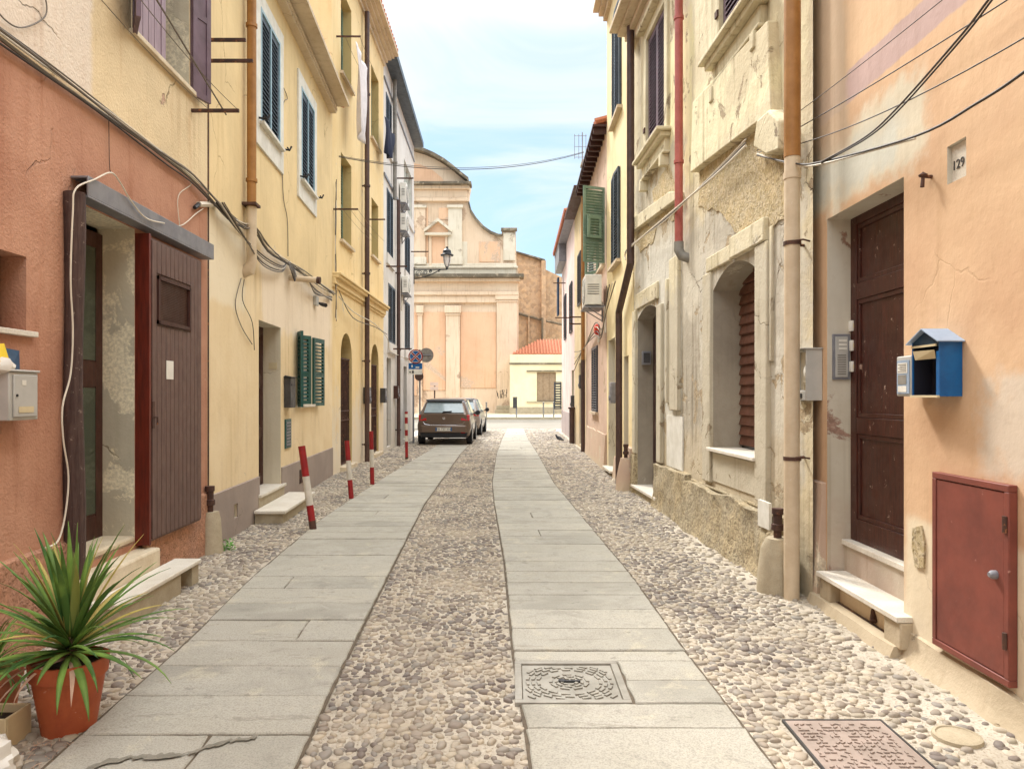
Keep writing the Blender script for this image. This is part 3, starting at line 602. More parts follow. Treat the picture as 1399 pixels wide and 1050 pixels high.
mb = MB(); mb.fbox(FB, 10.49, 10.498, -.17, -.05, 1.98, 2.07); obj('nameplate', mb, M['card'], hB)
mb = MB(); mb.fbox(FB, 10.72, 11.06, .001, .02, .82, 1.25); vt = obj('vent', mb, M['shgreen'], hB)
mb = MB()
for i in range(8): mb.fbox(FB, 10.75, 11.03, .021, .03, .86+i*.046, .885+i*.046)
obj('slats', mb, M['steel'], vt)
mb = MB(); mb.fbox(FB, 11.6, 12.05, .021, .026, .2, .42)
for i in range(6): mb.fbox(FB, 11.62, 12.03, .0265, .034, .22+i*.033, .238+i*.033)
obj('vent', mb, M['iron'], hB)
# ground floor window
mb = MB(); mb.fbox(FB, 11.55, 12.65, -.2, -.19, 1.45, 2.58); wn = obj('window', mb, M['curtain'], hB)
mb = MB(); mb.fbox(FB, 11.5, 12.72, -.18, .05, 1.41, 1.449); obj('sill', mb, M['marble'], wn)
for (a, da, b_, db) in ((11.54, .02, 11.3, .13), (12.67, .02, 13.18, .10)): obj('shutter', leaf_mb(FB.P(a, da, 0), FB.P(b_, db, 0), 1.42, 2.6, rails=(1.95,), t=.04), M['shgreen'], wn)
obj('shutter', leaf_mb(FB.P(11.57, -.02, 0), FB.P(11.85, .14, 0), 1.46, 2.56, rails=(1.95,), t=.04), M['shgreen'], wn)
mb = MB(); mb.fbox(FB, 11.55, 11.6, -.18, -.14, 1.45, 2.58); mb.fbox(FB, 12.6, 12.65, -.18, -.14, 1.45, 2.58); mb.fbox(FB, 12.08, 12.12, -.18, -.14, 1.45, 2.58); obj('frame', mb, M['shgreen'], wn)
# upper windows
for (y0, y1, z0, z1) in ((9.38, 10.36, 5.1, 6.58), (11.72, 12.74, 5.06, 6.55)):
    mb = MB(); mb.fbox(FB, y0, y1, -.1, -.09, z0, z1); wn = obj('window', mb, M['glassdk'], hB)
    fm = MB(); e = .2
    fm.fbox(FB, y0-e, y0-.002, -.01, .03, z0-.32, z1+.2); fm.fbox(FB, y1+.002, y1+e, -.01, .03, z0-.32, z1+.2); fm.fbox(FB, y0-.002, y1+.002, -.01, .028, z1+.002, z1+.2); fm.fbox(FB, y0-.002, y1+.002, -.01, .028, z0-.32, z0-.04)
    obj('frame', fm, M['white'], wn, bev=.004)
    mb = MB(); mb.fbox(FB, y0-.06, y1+.06, -.08, .09, z0-.039, z0-.001); obj('sill', mb, M['white'], wn)
    mb = MB(); mb.fbox(FB, y0, y0+.04, -.08, .035, z0, z1); mb.fbox(FB, y1-.04, y1, -.08, .035, z0, z1); mb.fbox(FB, y0+.04, y1-.04, -.08, .033, z1-.04, z1); obj('trim', mb, M['shblue'], wn)
    ym = (y0+y1)/2
    for a, b_ in ((y0+.045, ym-.004), (ym+.004, y1-.045)):
        obj('shutter', leaf_mb(FB.P(a, .0, 0), FB.P(b_, .0, 0), z0+.01, z1-.05, step=.055, rails=()), M['shdark'], wn)
    mb = MB(); mb.fbox(FB, ym-.02, ym+.02, .02, .035, z0, z1-.04); obj('trim', mb, M['shblue'], wn)
    mb = MB()
    for yy in (y0-.1, y1+.1): mb.tube([FB.P(yy, .02, z0+.02), FB.P(yy, .14, z0+.0), FB.P(yy+.02, .16, z0+.06)], .014, 6); mb.tube([FB.P(yy-.05, .12, z0+.02), FB.P(yy+.05, .12, z0+.02)], .012, 6)
    obj('catch', mb, M['black'], wn)
# drain pipe of B
y_ = FB.Y(342, .07)
mb = MB(); mb.tube([FB.P(y_, .09, 3.85), FB.P(y_, .09, 7.2), FB.P(y_, .35, 7.3)], .055, 12)
for z in (4.15, 6.0): mb.lathe([(.055, 0), (.068, .0), (.068, .04), (.055, .04)], FB.P(y_, .09, z), 12)
dp = obj('drainpipe', mb, M['pipeor'], hB)
mb = MB(); mb.tube([FB.P(y_, .09, 3.85), FB.P(y_, .09, 3.2), FB.P(y_, .06, 3.1), FB.P(y_, -.05, 3.06)], [.06, .06, .075, .07], 12); obj('lower_pipe', mb, M['pipebeige'], dp)
mb = MB(); mb.fbox(FB, y_-.1, y_+.1, .0, .17, 3.86, 3.89); mb.fbox(FB, 7.51, 7.53, 0, .01, .6, 7.2); obj('bracket', mb, M['iron'], dp)
# ---------- house C
hC = thing('house', FC.P(17.5, 0, 0), 'tall yellow house with two arched doorways and a long cornice moulding', 'house')
wins = [(15.4, 16.4, 4.88, 6.72), (18.75, 19.7, 5.2, 6.68), (15.4, 16.4, 8.4, 10.2), (18.7, 19.75, 8.2, 10.05)]
oC = [dict(y0=15.38, y1=16.45, z0=.05, z1=2.95, dep=.3, rise=.53, rnd=True), dict(y0=18.7, y1=19.75, z0=.05, z1=2.95, dep=.3, rise=.52, rnd=True)]+[dict(y0=a, y1=b_, z0=c, z1=d, dep=.25) for a, b_, c, d in wins]
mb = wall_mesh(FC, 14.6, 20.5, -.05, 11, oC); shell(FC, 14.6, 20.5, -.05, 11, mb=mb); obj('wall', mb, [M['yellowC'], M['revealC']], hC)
mb = MB(); steps = [(.0, .05, .10), (.10, .12, .07), (.17, .22, .05), (.22, .30, .05), (.27, .42, .08)]
for dz, dd, h in steps: mb.fbox(FC, 14.55, 20.55, -.02, dd, 10.82+dz, 10.82+dz+h-.001)
obj('cornice', mb, M['soffit'], hC, bev=.008)
mb = MB(); y = 14.6
while y < 20.5: mb.tube([FC.P(y, .40, 11.22), FC.P(y, -4.9, 12.3)], .08, 7); y += .21
obj('roof_tiles', mb, M['tile'], hC)
mb = MB()
for dz, dd, h in ((0, .04, .06), (.06, .08, .12), (.18, .15, .06), (.24, .19, .05)): mb.fbox(FC, 14.62, 20.48, -.01, dd, 3.78+dz, 3.78+dz+h-.001)
obj('string_course', mb, M['yellowC'], hC, bev=.01)
for (a, b_, c, d) in wins:
    mb = MB(); mb.fbox(FC, a, b_, -.25, -.24, c, d); wn = obj('window', mb, M['glassdk'], hC)
    p, q = FC.P(a+.02, -.2, 0), FC.P(b_-.02, -.2, 0); obj('shutter', leaf_mb(p, q, c+.02, d-.02, step=.06, rails=((c+d)/2,)), M['shgreen2'], wn)
    mb = MB(); mb.fbox(FC, a-.1, b_+.1, -.2, .07, c-.06, c-.001); obj('sill', mb, M['soffit'], wn)
for y0, y1 in ((15.38, 16.45), (18.7, 19.75)):
    mb = MB(); mb.fbox(FC, y0, y1, -.3, -.29, .05, 2.95); dd = obj('door', mb, M['brownwood'], hC)
    mb = MB(); n = 9
    for i in range(n): yy = y0+.04+(y1-y0-.08)*i/(n-1); mb.tube([FC.P(yy, -.06, .12), FC.P(yy, -.06, 2.38)], .013, 6)
    for z in (.12, 1.05, 1.25, 2.38): mb.fbox(FC, y0+.01, y1-.01, -.075, -.045, z, z+.03)
    for i in range(4): 
        yy = y0+.2+i*.22; mb.tube([FC.P(yy+.08*math.cos(t), -.06, 1.165+.07*math.sin(t)) for t in np.linspace(0, 6.28, 13)], .008, 5)
    mb.fbox(FC, y0+.03, y1-.03, -.14, -.1, .1, 2.36)
    obj('gate', mb, M['iron'], dd)
    mb = MB(); mb.fbox(FC, y0-.05, y1+.05, -.3, .12, -.02, .1); obj('doorstep', mb, M['mortarstep'], dd, bev=.01)
def dpipe(F, px, z0, z1, r, mat, parent, d=.1, cl=(), name='drainpipe'):
    y = F.Y(px, d); mb = MB(); mb.tube([F.P(y, d, z0), F.P(y, d, z1)], r, 12)
    for z in cl: mb.lathe([(r, 0), (r+.018, 0), (r+.018, .05), (r, .05)], F.P(y, d, z), 12); mb.fbox(F, y-.02, y+.02, 0, d, z+.01, z+.04)
    return obj(name, mb, mat, parent)
dpipe(FC, 502, 0, 10.8, .06, M['pipebrown'], hC, .12, (.4, 2.4, 4.5, 6.6, 8.8))
# ---------- house D
hD = thing('house', FD.P(24, 0, 0), 'pale grey tall house with dark eave and dark louvred shutters beyond the yellow one', 'house')
wD = [(20.95, 22.0, 8.9, 10.3), (21.1, 22.3, 5.7, 7.6), (21.4, 22.8, 3.15, 4.9), (25.2, 26.6, 3.2, 4.9), (25.2, 26.6, 5.9, 7.3), (25.0, 27.4, 8.0, 9.7)]
dDr = [(21.1, 22.0, .1, 2.7), (24.9, 25.8, .1, 2.6)]
mb = wall_mesh(FD, 20.5, 28.0, -.05, 11.2, [dict(y0=a, y1=b_, z0=c, z1=d, dep=.15) for a, b_, c, d in wD+dDr]); shell(FD, 20.5, 28, -.05, 11.2, mb=mb); obj('wall', mb, [M['greyD'], M['greyD']], hD)
mb = MB(); mb.fbox(FD, 20.52, 28.1, -4.9, .32, 11.1, 11.2); mb.fbox(FD, 20.52, 28.1, .25, .36, 11.12, 11.3); obj('eave', mb, M['shdark'], hD)
mb = MB(); mb.fbox(FD, 20.52, 27.98, -.01, .04, 7.78, 7.86); mb.fbox(FD, 20.52, 27.98, -.01, .04, 10.5, 10.56); obj('string_course', mb, M['steel'], hD)
for i, (a, b_, c, d) in enumerate(wD):
    mb = MB(); mb.fbox(FD, a, b_, -.15, -.14, c, d); wn = obj('window', mb, M['glasspale'] if i == 5 else M['glassdk'], hD)
    if i < 5:
        ym = (a+b_)/2
        for u, v in ((a+.01, ym-.005), (ym+.005, b_-.01)): obj('shutter', leaf_mb(FD.P(u, .0, 0), FD.P(v, .0, 0), c+.01, d-.01, step=.06), M['shdark'], wn)
    else:
        mb = MB()
        for u in (a, a+.78, a+1.58, b_-.04): mb.fbox(FD, u, u+.04, -.13, -.05, c, d)
        mb.fbox(FD, a, b_, -.128, -.052, c, c+.04); obj('frame', mb, M['white'], wn)
    mb = MB(); mb.fbox(FD, a-.12, b_+.12, -.1, .06, c-.3, c-.001); obj('sill', mb, M['greyD'], wn)
for a, b_, c, d in dDr: stub_door(FD, a, b_, c, d, .14, M['pipegrey'], hD)
dpipe(FD, 545, 0, 7.7, .06, M['pipebrown'], hD, .1, (.5, 3, 5.4)); dpipe(FD, 540, 7.5, 11.1, .06, M['pipegrey'], hD, .1, (8.6,))
# ================================================================ right row
F1, F2, F3, F4, F5, F6 = Fr(2.42, 0, -1), Fr(2.60, -.045, -1), Fr(2.03, 0, -1), Fr(1.82, .0135, -1), Fr(2.10, 0, -1), Fr(2.0, .0065, -1)
def blob(F, poly, d0, d1, n=3, seed=1):      # raised / rough patch with a ragged outline on the wall
    mb = MB(); out = []
    for (a, b_), (c, d) in zip(poly, poly[1:]+poly[:1]):
        k = max(1, int(math.hypot(c-a, d-b_)/.12))
        for i in range(k):
            t = i/k; out.append((a+(c-a)*t+random.uniform(-.025, .025), b_+(d-b_)*t+random.uniform(-.03, .03)))
    mb.prism(out, lambda y, z, t: F.P(y, t, z), d0, d1); return mb
P1x = lambda *a: [F1.at(px, py) for px, py in a]
h1 = thing('house', F1.P(4, 0, 0), 'peach rendered house numbered 129 with deep brown door', 'house')
o1 = [dict(y0=4.52, y1=5.62, z0=.24, z1=2.95, dep=.21), dict(y0=3.90, y1=4.07, z0=2.77, z1=2.98, dep=.035)]
mb = wall_mesh(F1, -6, 5.98, -.05, 7.6, o1); shell(F1, -6, 6.02, -.05, 7.6, mb=mb)
mb.fbox(F1, 5.98, 6.02, -.02, 0, -.05, 7.6); obj('wall', mb, [M['peach'], M['jambR']], h1)
def skirt(F, y0, y1, z, d, parent, mat, amp=.03, base=.05, seed=0, dz=.14, name='plinth', rough=.012, rows=1):
    mb = MB(); n = max(2, int((y1-y0)/dz)); G = []
    for i in range(n+1):
        y = y0+(y1-y0)*i/n; zt = z+mnoise.noise(Vector((y*1.7, seed, 0)))*amp; col = []
        for j in range(rows+1):
            f = j/rows; q = mnoise.noise(Vector((y*3.5, seed+f*z*4, 7)))*rough+mnoise.noise(Vector((y*12, seed+f*z*12, 3)))*rough*.5
            col.append(F.P(y, d+base*(1-f)**2+q, -.05+(zt+.05)*f))
        col.append(F.P(y, -.01, zt+.012)); G.append(col)
    m_ = rows+2
    vs = [p for c_ in G for p in c_]; fs = [(i*m_+j, (i+1)*m_+j, (i+1)*m_+j+1, i*m_+j+1) for i in range(n) for j in range(m_-1)]
    mb.add(vs, fs)
    for i in (0, n): mb.add([G[i][0], *G[i][1:], F.P(y0 if i == 0 else y1, -.01, -.05)], [tuple(range(m_+1))])
    return obj(name, mb, mat, parent)
skirt(F1, 5.64, 5.97, .92, .03, h1, M['tan'], .0); skirt(F1, -6, 4.50, .16, .02, h1, M['cement'], .05, .09, 3, .12, rows=3, rough=.03)
skirt(F1, 4.46, 5.7, .07, .10, h1, M['cement'], .0, .05, 5, .12)
p, q = F1.P(4.5, -.215, 0), F1.P(5.66, -.215, 0)
dr = obj('door', door_mb(q, p, .5, 2.96, t=.07, panels=((.07, .33), (.38, .74), (.79, .97)), stile=.13, rec=.022), M['doorR'], h1, bev=.004)
mb = MB(); mb.tube([F1.P(4.68, -.16, 1.5), F1.P(4.68, -.12, 1.5)], .02, 10); mb.fbox(F1, 4.66, 4.70, -.18, -.17, 1.38, 1.55); obj('handle', mb, M['iron'], dr)
mb = MB(); mb.fbox(F1, 4.5, 5.62, -.3, -.13, .24, .46); st = obj('riser', mb, M['jambR'], h1)
mb = MB(); mb.fbox(F1, 4.5, 5.62, -.3, -.11, .461, .5); obj('threshold', mb, M['marble'], st, bev=.004)
mb = MB(); mb.fbox(F1, 4.42, 5.60, -.2, .095, .225, .262); obj('marble_step', mb, M['marble'], h1, bev=.006)
for q_ in ((5.40, 5.58), (4.42, 4.62)): mb = MB(); mb.fbox(F1, q_[0], q_[1], -.15, .075, .06, .224); obj('step_side', mb, M['cement'], h1, bev=.01)
mb = MB(); mb.fbox(F1, 4.52, 5.5, -.2, .03, .07, .08); mb.fbox(F1, 4.5, 5.52, -.21, -.2, .07, .224); mb.tube([F1.P(4.9, -.1, .11), F1.P(4.9, .0, .15), F1.P(4.86, .02, .1)], .025); obj('step_support', mb, M['iron'], h1)
mb = MB(); mb.fbox(F1, 3.902, 4.068, -.035, -.026, 2.772, 2.978); nb = obj('number_tile', mb, M['marble'], h1)
def text(name, s, size, origin, xdir, mat, parent, up=(0, 0, 1), ext=.002, label=None):
    cu = bpy.data.curves.new('t', 'FONT'); cu.body = s; cu.size = size; cu.extrude = ext; cu.align_x = 'CENTER'; cu.align_y = 'CENTER'
    o = bpy.data.objects.new('t', cu); COL.objects.link(o); bpy.context.view_layer.update()
    me = bpy.data.meshes.new_from_object(o); X = Vector(xdir).normalized(); Z = Vector(up); N = X.cross(Z); mb = MB()
    mb.add([Vector(origin)+X*v.co.x+Z*v.co.y+N*v.co.z for v in me.vertices], [tuple(p.vertices) for p in me.polygons])
    bpy.data.objects.remove(o); bpy.data.curves.remove(cu); bpy.data.meshes.remove(me)
    return obj(name, mb, mat, parent, smooth=False, label=label)
text('number', '129', .074, F1.P(4.008, -.024, 2.865), (0, -1, 0), M['greydark'], nb)
mb = MB(); mb.tube([F1.P(4.22, -.01, 2.86), F1.P(4.22, .05, 2.86), F1.P(4.22, .055, 2.80)], .012); mb.lathe([(.02, 0), (.026, .01), (.0, .03)], F1.P(4.22, .05, 2.86), 8); obj('hook', mb, M['iron'], h1)
mb = MB(); mb.fbox(F1, -6, 5.98, -.3, .4, 7.5, 7.6); obj('eave', mb, M['soffit'], h1)
obj('brick_patch', blob(F1, P1x((1248, 716), (1262, 712), (1266, 740), (1262, 775), (1250, 772), (1246, 740)), -.01, .012), M['rub'], h1)
# red cabinet in the wall
cb = thing('wall_cabinet', F1.P(3.83, 0, .2), 'rusty red metal cabinet door low in the peach wall', 'cabinet')
mb = MB(); a, b_, c, d = 3.5, 4.14, .2, 1.17; e = .035
for q_ in ((a, b_, c, c+e), (a, b_, d-e, d), (a, a+e, c+e, d-e), (b_-e, b_, c+e, d-e)): mb.fbox(F1, q_[0], q_[1], .001, .045, q_[2], q_[3])
obj('frame', mb, M['redcab'], cb, bev=.004)
mb = MB(); mb.fbox(F1, a+e+.004, b_-e-.004, .002, .04, c+e+.004, d-e-.004); dr = obj('door', mb, M['redcab'], cb, bev=.004)
mb = MB(); mb.lathe([(.0, 0), (.022, 0), (.022, -.02), (.012, -.035), (0, -.035)], F1.P(3.6, .04, .72), 12, ax='x'); obj('lock', mb, M['steel'], dr)
mb = MB()
for z in (.42, .98): mb.tube([F1.P(3.52, .05, z-.04), F1.P(3.52, .05, z+.04)], .012, 8)
obj('hinge', mb, M['iron'], cb)
# ---------- house R2 (weathered)
h2 = thing('house', F2.P(9, 0, 0), 'weathered cream house with crumbling render and red pipe', 'house')
o2 = [dict(y0=6.81, y1=8.13, z0=1.02, z1=2.96, dep=.32, rise=.2), dict(y0=10.6, y1=12.0, z0=.14, z1=2.98, dep=.28, rise=.14),
      dict(y0=6.75, y1=7.8, z0=5.25, z1=7.0, dep=.16), dict(y0=10.15, y1=11.25, z0=5.25, z1=7.05, dep=.16)]
mb = wall_mesh(F2, 5.7, 12.3, -.05, 7.7, o2); shell(F2, 6.03, 12.3, -.05, 7.7, mb=mb); obj('wall', mb, [M['weather'], M['revealR']], h2)
# rough exposed masonry band and the projecting panel above it
P2 = lambda *a: [F2.at(px, py) for px, py in a]
obj('rubble_patch', blob(F2, P2((958, 235), (990, 205), (1060, 170), (1085, 180), (1085, 290), (1050, 318), (1010, 322), (985, 290), (955, 280)), -.02, .012), M['rub'], h2)
obj('rubble_patch', blob(F2, P2((893, 262), (915, 222), (925, 262), (922, 300), (897, 302)), -.02, .010), M['rub'], h2)
obj('rubble_patch', blob(F2, P2((868, 330), (880, 306), (899, 310), (893, 330), (876, 345)), -.02, .009), M['rub'], h2)
poly = P2((958, 140), (1064, 28), (1070, 152), (955, 236))
mb = MB(); mb.prism(poly, lambda y, z, t: F2.P(y, t, z), -.02, .10); obj('balcony_panel', mb, M['weather'], h2, bev=.012)
mb = MB(); poly = P2((866, 320), (866, 302), (922, 262), (935, 262), (935, 270)); mb.prism(poly, lambda y, z, t: F2.P(y, t, z), -.02, .08); obj('broken_ledge', mb, M['weather2'], h2, bev=.01)
mb = MB(); poly = P2((1055, 165), (1072, 150), (1088, 165), (1088, 205), (1068, 212), (1050, 200)); mb.prism(poly, lambda y, z, t: F2.P(y, t, z), -.02, .14); obj('broken_corbel', mb, M['weather2'], h2, bev=.02)
# crumbling plinth
pl = skirt(F2, 6.15, 8.95, .56, .09, h2, M['rub2'], .05, .10, 2, .05, rough=.05, rows=10); skirt(F2, 8.97, 10.55, .62, .08, h2, M['rub2'], .05, .06, 8, .05, rough=.045, rows=10); skirt(F2, 12.02, 12.28, .62, .05, h2, M['rub2'], .02)
mb = MB(); mb.fbox(F2, 6.3, 8.9, -.01, .03, .56, .59); obj('plinth_cap', mb, M['rub2'], h2, bev=.012)
# window: surround, keystone, roller shutter, sill
mb = MB(); mb.fbox(F2, 6.8, 8.14, -.33, -.32, .98, 3.0); wn = obj('window', mb, M['glassdk'], h2)
mb = MB(); z = 1.05
while z < 2.93: mb.add([F2.P(6.82, -.305, z), F2.P(8.12, -.305, z), F2.P(8.12, -.28, z+.012), F2.P(6.82, -.28, z+.012), F2.P(8.12, -.31, z+.108), F2.P(6.82, -.31, z+.108)], [(0, 1, 2, 3), (3, 2, 4, 5)]); z += .11
obj('roller_shutter', mb, M['roller'], wn, smooth=False)
mb = MB(); mb.fbox(F2, 6.78, 8.17, -.31, .07, .99, 1.025); obj('sill', mb, M['marble'], wn, bev=.005)
mb = MB(); mb.fbox(F2, 6.52, 6.80, -.01, .045, .63, 2.98); mb.fbox(F2, 6.55, 7.45, -.01, .06, 2.985, 3.2); mb.fbox(F2, 7.5, 8.3, -.01, .03, 2.985, 3.15); mb.fbox(F2, 8.14, 8.42, -.01, .035, .63, 2.975)
mb.fbox(F2, 6.45, 6.515, -.01, .025, 1.9, 3.1); obj('surround', mb, M['weather2'], wn, bev=.012)
mb = MB(); mb.fbox(F2, 6.82, 8.12, -.01, .012, .66, .97); obj('panel', mb, M['weather2'], wn)
# doorway
p, q = F2.P(10.55, -.28, 0), F2.P(12.05, -.28, 0); dr = obj('door', door_mb(p, q, .14, 3.0, panels=((.06, .3), (.36, .62), (.68, .94))), M['pipebrown'], h2)
mb = MB(); mb.fbox(F2, 10.42, 12.1, -.3, .10, .10, .142); obj('marble_step', mb, M['marble'], h2, bev=.005)
mb = MB(); mb.fbox(F2, 10.5, 12.05, -.01, .07, -.02, .099); obj('step_support', mb, M['rub2'], h2)
for q_ in ((10.3, 10.56, .05, .64, 2.9), (12.04, 12.26, .04, .64, 3.0), (10.0, 10.1, .04, 1.5, 3.2), (9.42, 9.85, .05, 1.4, 3.42), (10.57, 12.03, .035, 3.0, 3.25)):
    mb = MB(); mb.fbox(F2, q_[0], q_[1], -.01, q_[2], q_[3], q_[4]); obj('pilaster', mb, M['weather2'], h2, bev=.015)
mb = MB(); mb.fbox(F2, 9.3, 10.08, .001, .018, .64, 1.33); obj('white_panel', mb, M['white'], h2)
mb = MB(); mb.fbox(F2, 6.25, 6.5, .10, .125, .45, .68); obj('white_panel', mb, M['white'], h2)
for (a, b_, c, d) in ((6.75, 7.8, 5.25, 7.0), (10.15, 11.25, 5.25, 7.05)):
    mb = MB(); mb.fbox(F2, a, b_, -.16, -.15, c, d); wn = obj('window', mb, M['glassdk'], h2); ym = (a+b_)/2
    for u, v in ((a+.01, ym-.004), (ym+.004, b_-.01)): obj('shutter', leaf_mb(F2.P(u, -.02, 0), F2.P(v, -.02, 0), c+.01, d-.01, step=.055), M['shpurple'], wn)
    mb = MB(); e = .16
    mb.fbox(F2, a-e, a-.001, -.01, .04, c, d+e); mb.fbox(F2, b_+.001, b_+e, -.01, .04, c, d+e); mb.fbox(F2, a-.001, b_+.001, -.01, .039, d+.001, d+e); mb.fbox(F2, a-.22, b_+.22, -.01, .14, d+e+.002, d+e+.07)
    obj('surround', mb, M['weather2'], wn, bev=.01)
    mb = MB(); mb.fbox(F2, a-.25, b_+.25, -.15, .20, c-.05, c-.001); mb.fbox(F2, a-.2, b_+.2, -.01, .14, c-.12, c-.051); mb.fbox(F2, a-.15, b_+.15, -.01, .07, c-.30, c-.121); mb.fbox(F2, a-.18, b_+.18, -.01, .10, c-.34, c-.301)
    for u in (a-.12, b_+.02): mb.fbox(F2, u, u+.1, -.01, .12, c-.5, c-.341)
    obj('sill', mb, M['weather2'], wn, bev=.012)
    mb = MB(); mb.fbox(F2, b_+.02, b_+.1, .04, .06, c+.4, c+.47); obj('catch', mb, M['iron'], wn)
mb = MB(); 
for dz, dd, h in ((0, .08, .12), (.12, .16, .08), (.2, .28, .06), (.26, .42, .08)): mb.fbox(F2, 6.05, 12.28, -.02, dd, 7.4+dz, 7.4+dz+h-.001)
obj('cornice', mb, M['soffit'], h2, bev=.01)
y = F2.Y(929, .09); mb = MB(); mb.tube([F2.P(y, .1, 3.5), F2.P(y, .1, 7.4)], .052, 12)
for z in (4.5, 6.3): mb.lathe([(.052, 0), (.064, 0), (.064, .04), (.052, .04)], F2.P(y, .1, z), 12)
dp = obj('drainpipe', mb, M['pipered'], h2)
mb = MB(); mb.tube([F2.P(y, .1, 3.52), F2.P(y, .1, 3.42), F2.P(y-.03, .07, 3.34), F2.P(y-.06, -.03, 3.30)], .062, 12); obj('elbow', mb, M['pipegrey'], dp)
# large pipe at the joint of the two near houses
pp = thing('drainpipe', (2.21, 5.76, 0), 'thick beige drainpipe with orange brown upper length beside the brown door', 'drainpipe')
mb = MB(); mb.tube([(2.20, 5.76, .0), (2.205, 5.76, 3.47)], .060, 18); mb.lathe([(.060, 0), (.066, 0), (.066, .05), (.060, .05)], (2.205, 5.76, 3.3), 18); obj('lower_pipe', mb, M['pipebeige'], pp)
mb = MB(); mb.tube([(2.205, 5.76, 3.471), (2.21, 5.76, 7.5)], .064, 18); obj('upper_pipe', mb, M['pipeor'], pp)
for z in (1.09, 2.78):
    mb = MB(); mb.lathe([(.061, 0), (.068, 0), (.068, .03), (.061, .03)], (2.205, 5.76, z), 16); mb.tube([(2.24, 5.8, z+.015), (2.42, 5.9, z+.02)], .012); mb.tube([(2.15, 5.73, z+.02), (2.26, 5.68, z+.03), (2.32, 5.7, z+.02)], .007); obj('clamp', mb, M['iron'], pp)
# ---------- house R3 yellow
h3 = thing('house', F3.P(14, 0, 0), 'narrow tall pale yellow house with dark drainpipe and side hung shutters', 'house')
w3 = [(13.55, 14.6, 6.95, 9.0), (13.7, 14.7, 4.15, 5.9)]
mb = wall_mesh(F3, 12.3, 15.66, -.05, 9.9, [dict(y0=a, y1=b_, z0=c, z1=d, dep=.15) for a, b_, c, d in w3]+[dict(y0=14.4, y1=15.4, z0=.12, z1=2.75, dep=.25), dict(y0=12.75, y1=13.25, z0=.1, z1=2.3, dep=.12)])
shell(F3, 12.3, 15.66, -.05, 9.9, mb=mb); obj('wall', mb, [M['yellowR'], M['revealB']], h3)
for (a, b_, c, d) in w3:
    mb = MB(); mb.fbox(F3, a, b_, -.15, -.14, c, d); wn = obj('window', mb, M['glassdk'], h3); ym = (a+b_)/2
    obj('shutter', leaf_mb(F3.P(a+.02, .03, 0), F3.P(ym-.01, .05, 0), c, d, step=.06), M['shdark'], wn)
    obj('shutter', leaf_mb(F3.P(ym+.01, .05, 0), F3.P(b_-.02, .03, 0), c, d, step=.06), M['shdark'], wn)
    mb = MB(); mb.fbox(F3, a-.1, b_+.1, -.1, .10, c-.06, c-.001); obj('sill', mb, M['soffit'], wn)
stub_door(F3, 14.38, 15.42, .12, 2.78, .24, M['pipegrey'], h3); stub_door(F3, 12.74, 13.26, .1, 2.32, .11, M['soffit'], h3)
mb = MB(); mb.fbox(F3, 14.3, 15.5, -.2, .12, .08, .122); obj('marble_step', mb, M['marble'], h3)
mb = MB(); 
for dz, dd, h in ((0, .08, .1), (.1, .18, .08), (.18, .3, .08)): mb.fbox(F3, 12.32, 15.68, -.02, dd, 9.6+dz, 9.6+dz+h-.001)
obj('cornice', mb, M['soffit'], h3, bev=.01)
ya, yb = F3.Y(862, .1), F3.Y(846, .1)
mb = MB(); mb.tube([F3.P(ya, .1, 9.7), F3.P(ya, .1, 3.75), F3.P(yb, .1, 3.1), F3.P(yb, .1, 0)], .062, 12); obj('drainpipe', mb, M['pipebrown'], h3)
skirt(F3, 12.32, 12.7, .7, .04, h3, M['tan']); skirt(F3, 13.3, 14.3, .4, .03, h3, M['tan'])
# ---------- house R4 pinkish tan
h4 = thing('house', F4.P(18, 0, 0), 'pinkish tan house with deep ragged eave and faded green shutter', 'house')
w4 = [(17.5, 18.8, 1.2, 2.8), (16.1, 17.2, 4.5, 6.1), (18.6, 19.6, 4.5, 6.1)]
mb = wall_mesh(F4, 15.66, 20.8, -.05, 7.4, [dict(y0=a, y1=b_, z0=c, z1=d, dep=.15) for a, b_, c, d in w4]); shell(F4, 15.66, 20.8, -.05, 7.4, mb=mb); obj('wall', mb, [M['pinktan'], M['revealB']], h4)
for i, (a, b_, c, d) in enumerate(w4):
    mb = MB(); mb.fbox(F4, a, b_, -.15, -.14, c, d); wn = obj('window', mb, M['glassdk'], h4); ym = (a+b_)/2
    if i != 1:
        for u, v in ((a, ym), (ym, b_)): obj('shutter', leaf_mb(F4.P(u+.01, .02, 0), F4.P(v-.01, .02, 0), c, d, step=.06), M['shgrey'], wn)
    else:
        obj('shutter', leaf_mb(F4.P(15.95, .02, 0), F4.P(15.75, .50, 0), 4.48, 6.12, rails=(4.95, 5.5), stile=.055), M['shgreen2'], wn)
        fl = MB(); p0 = F4.P(15.72, .12, 0); p1 = F4.P(15.58, .42, 0); leaf_mb(p0, p1, 4.97, 5.45, step=.055, mb=fl); obj('flap', fl, M['shgreen2'], wn)
        obj('shutter', leaf_mb(F4.P(17.22, .02, 0), F4.P(17.6, .3, 0), 4.48, 6.12, rails=(5.3,)), M['shgreen2'], wn)
    mb = MB(); mb.fbox(F4, a-.1, b_+.1, -.1, .08, c-.06, c-.001); obj('sill', mb, M['soffit'], wn)
mb = MB(); mb.fbox(F4, 15.68, 20.8, -.2, .30, 7.36, 7.41)
y = 15.75
while y < 20.7: mb.fbox(F4, y, y+.09, -.1, .28, 7.24, 7.359); y += .38
obj('eave', mb, M['brownwood'], h4)
t = MB(); y = 15.75
while y < 20.8: t.tube([F4.P(y, .24, 7.48), F4.P(y, -4.8, 8.8)], .08, 7); y += .2
obj('roof_tiles', t, M['tile'], h4)
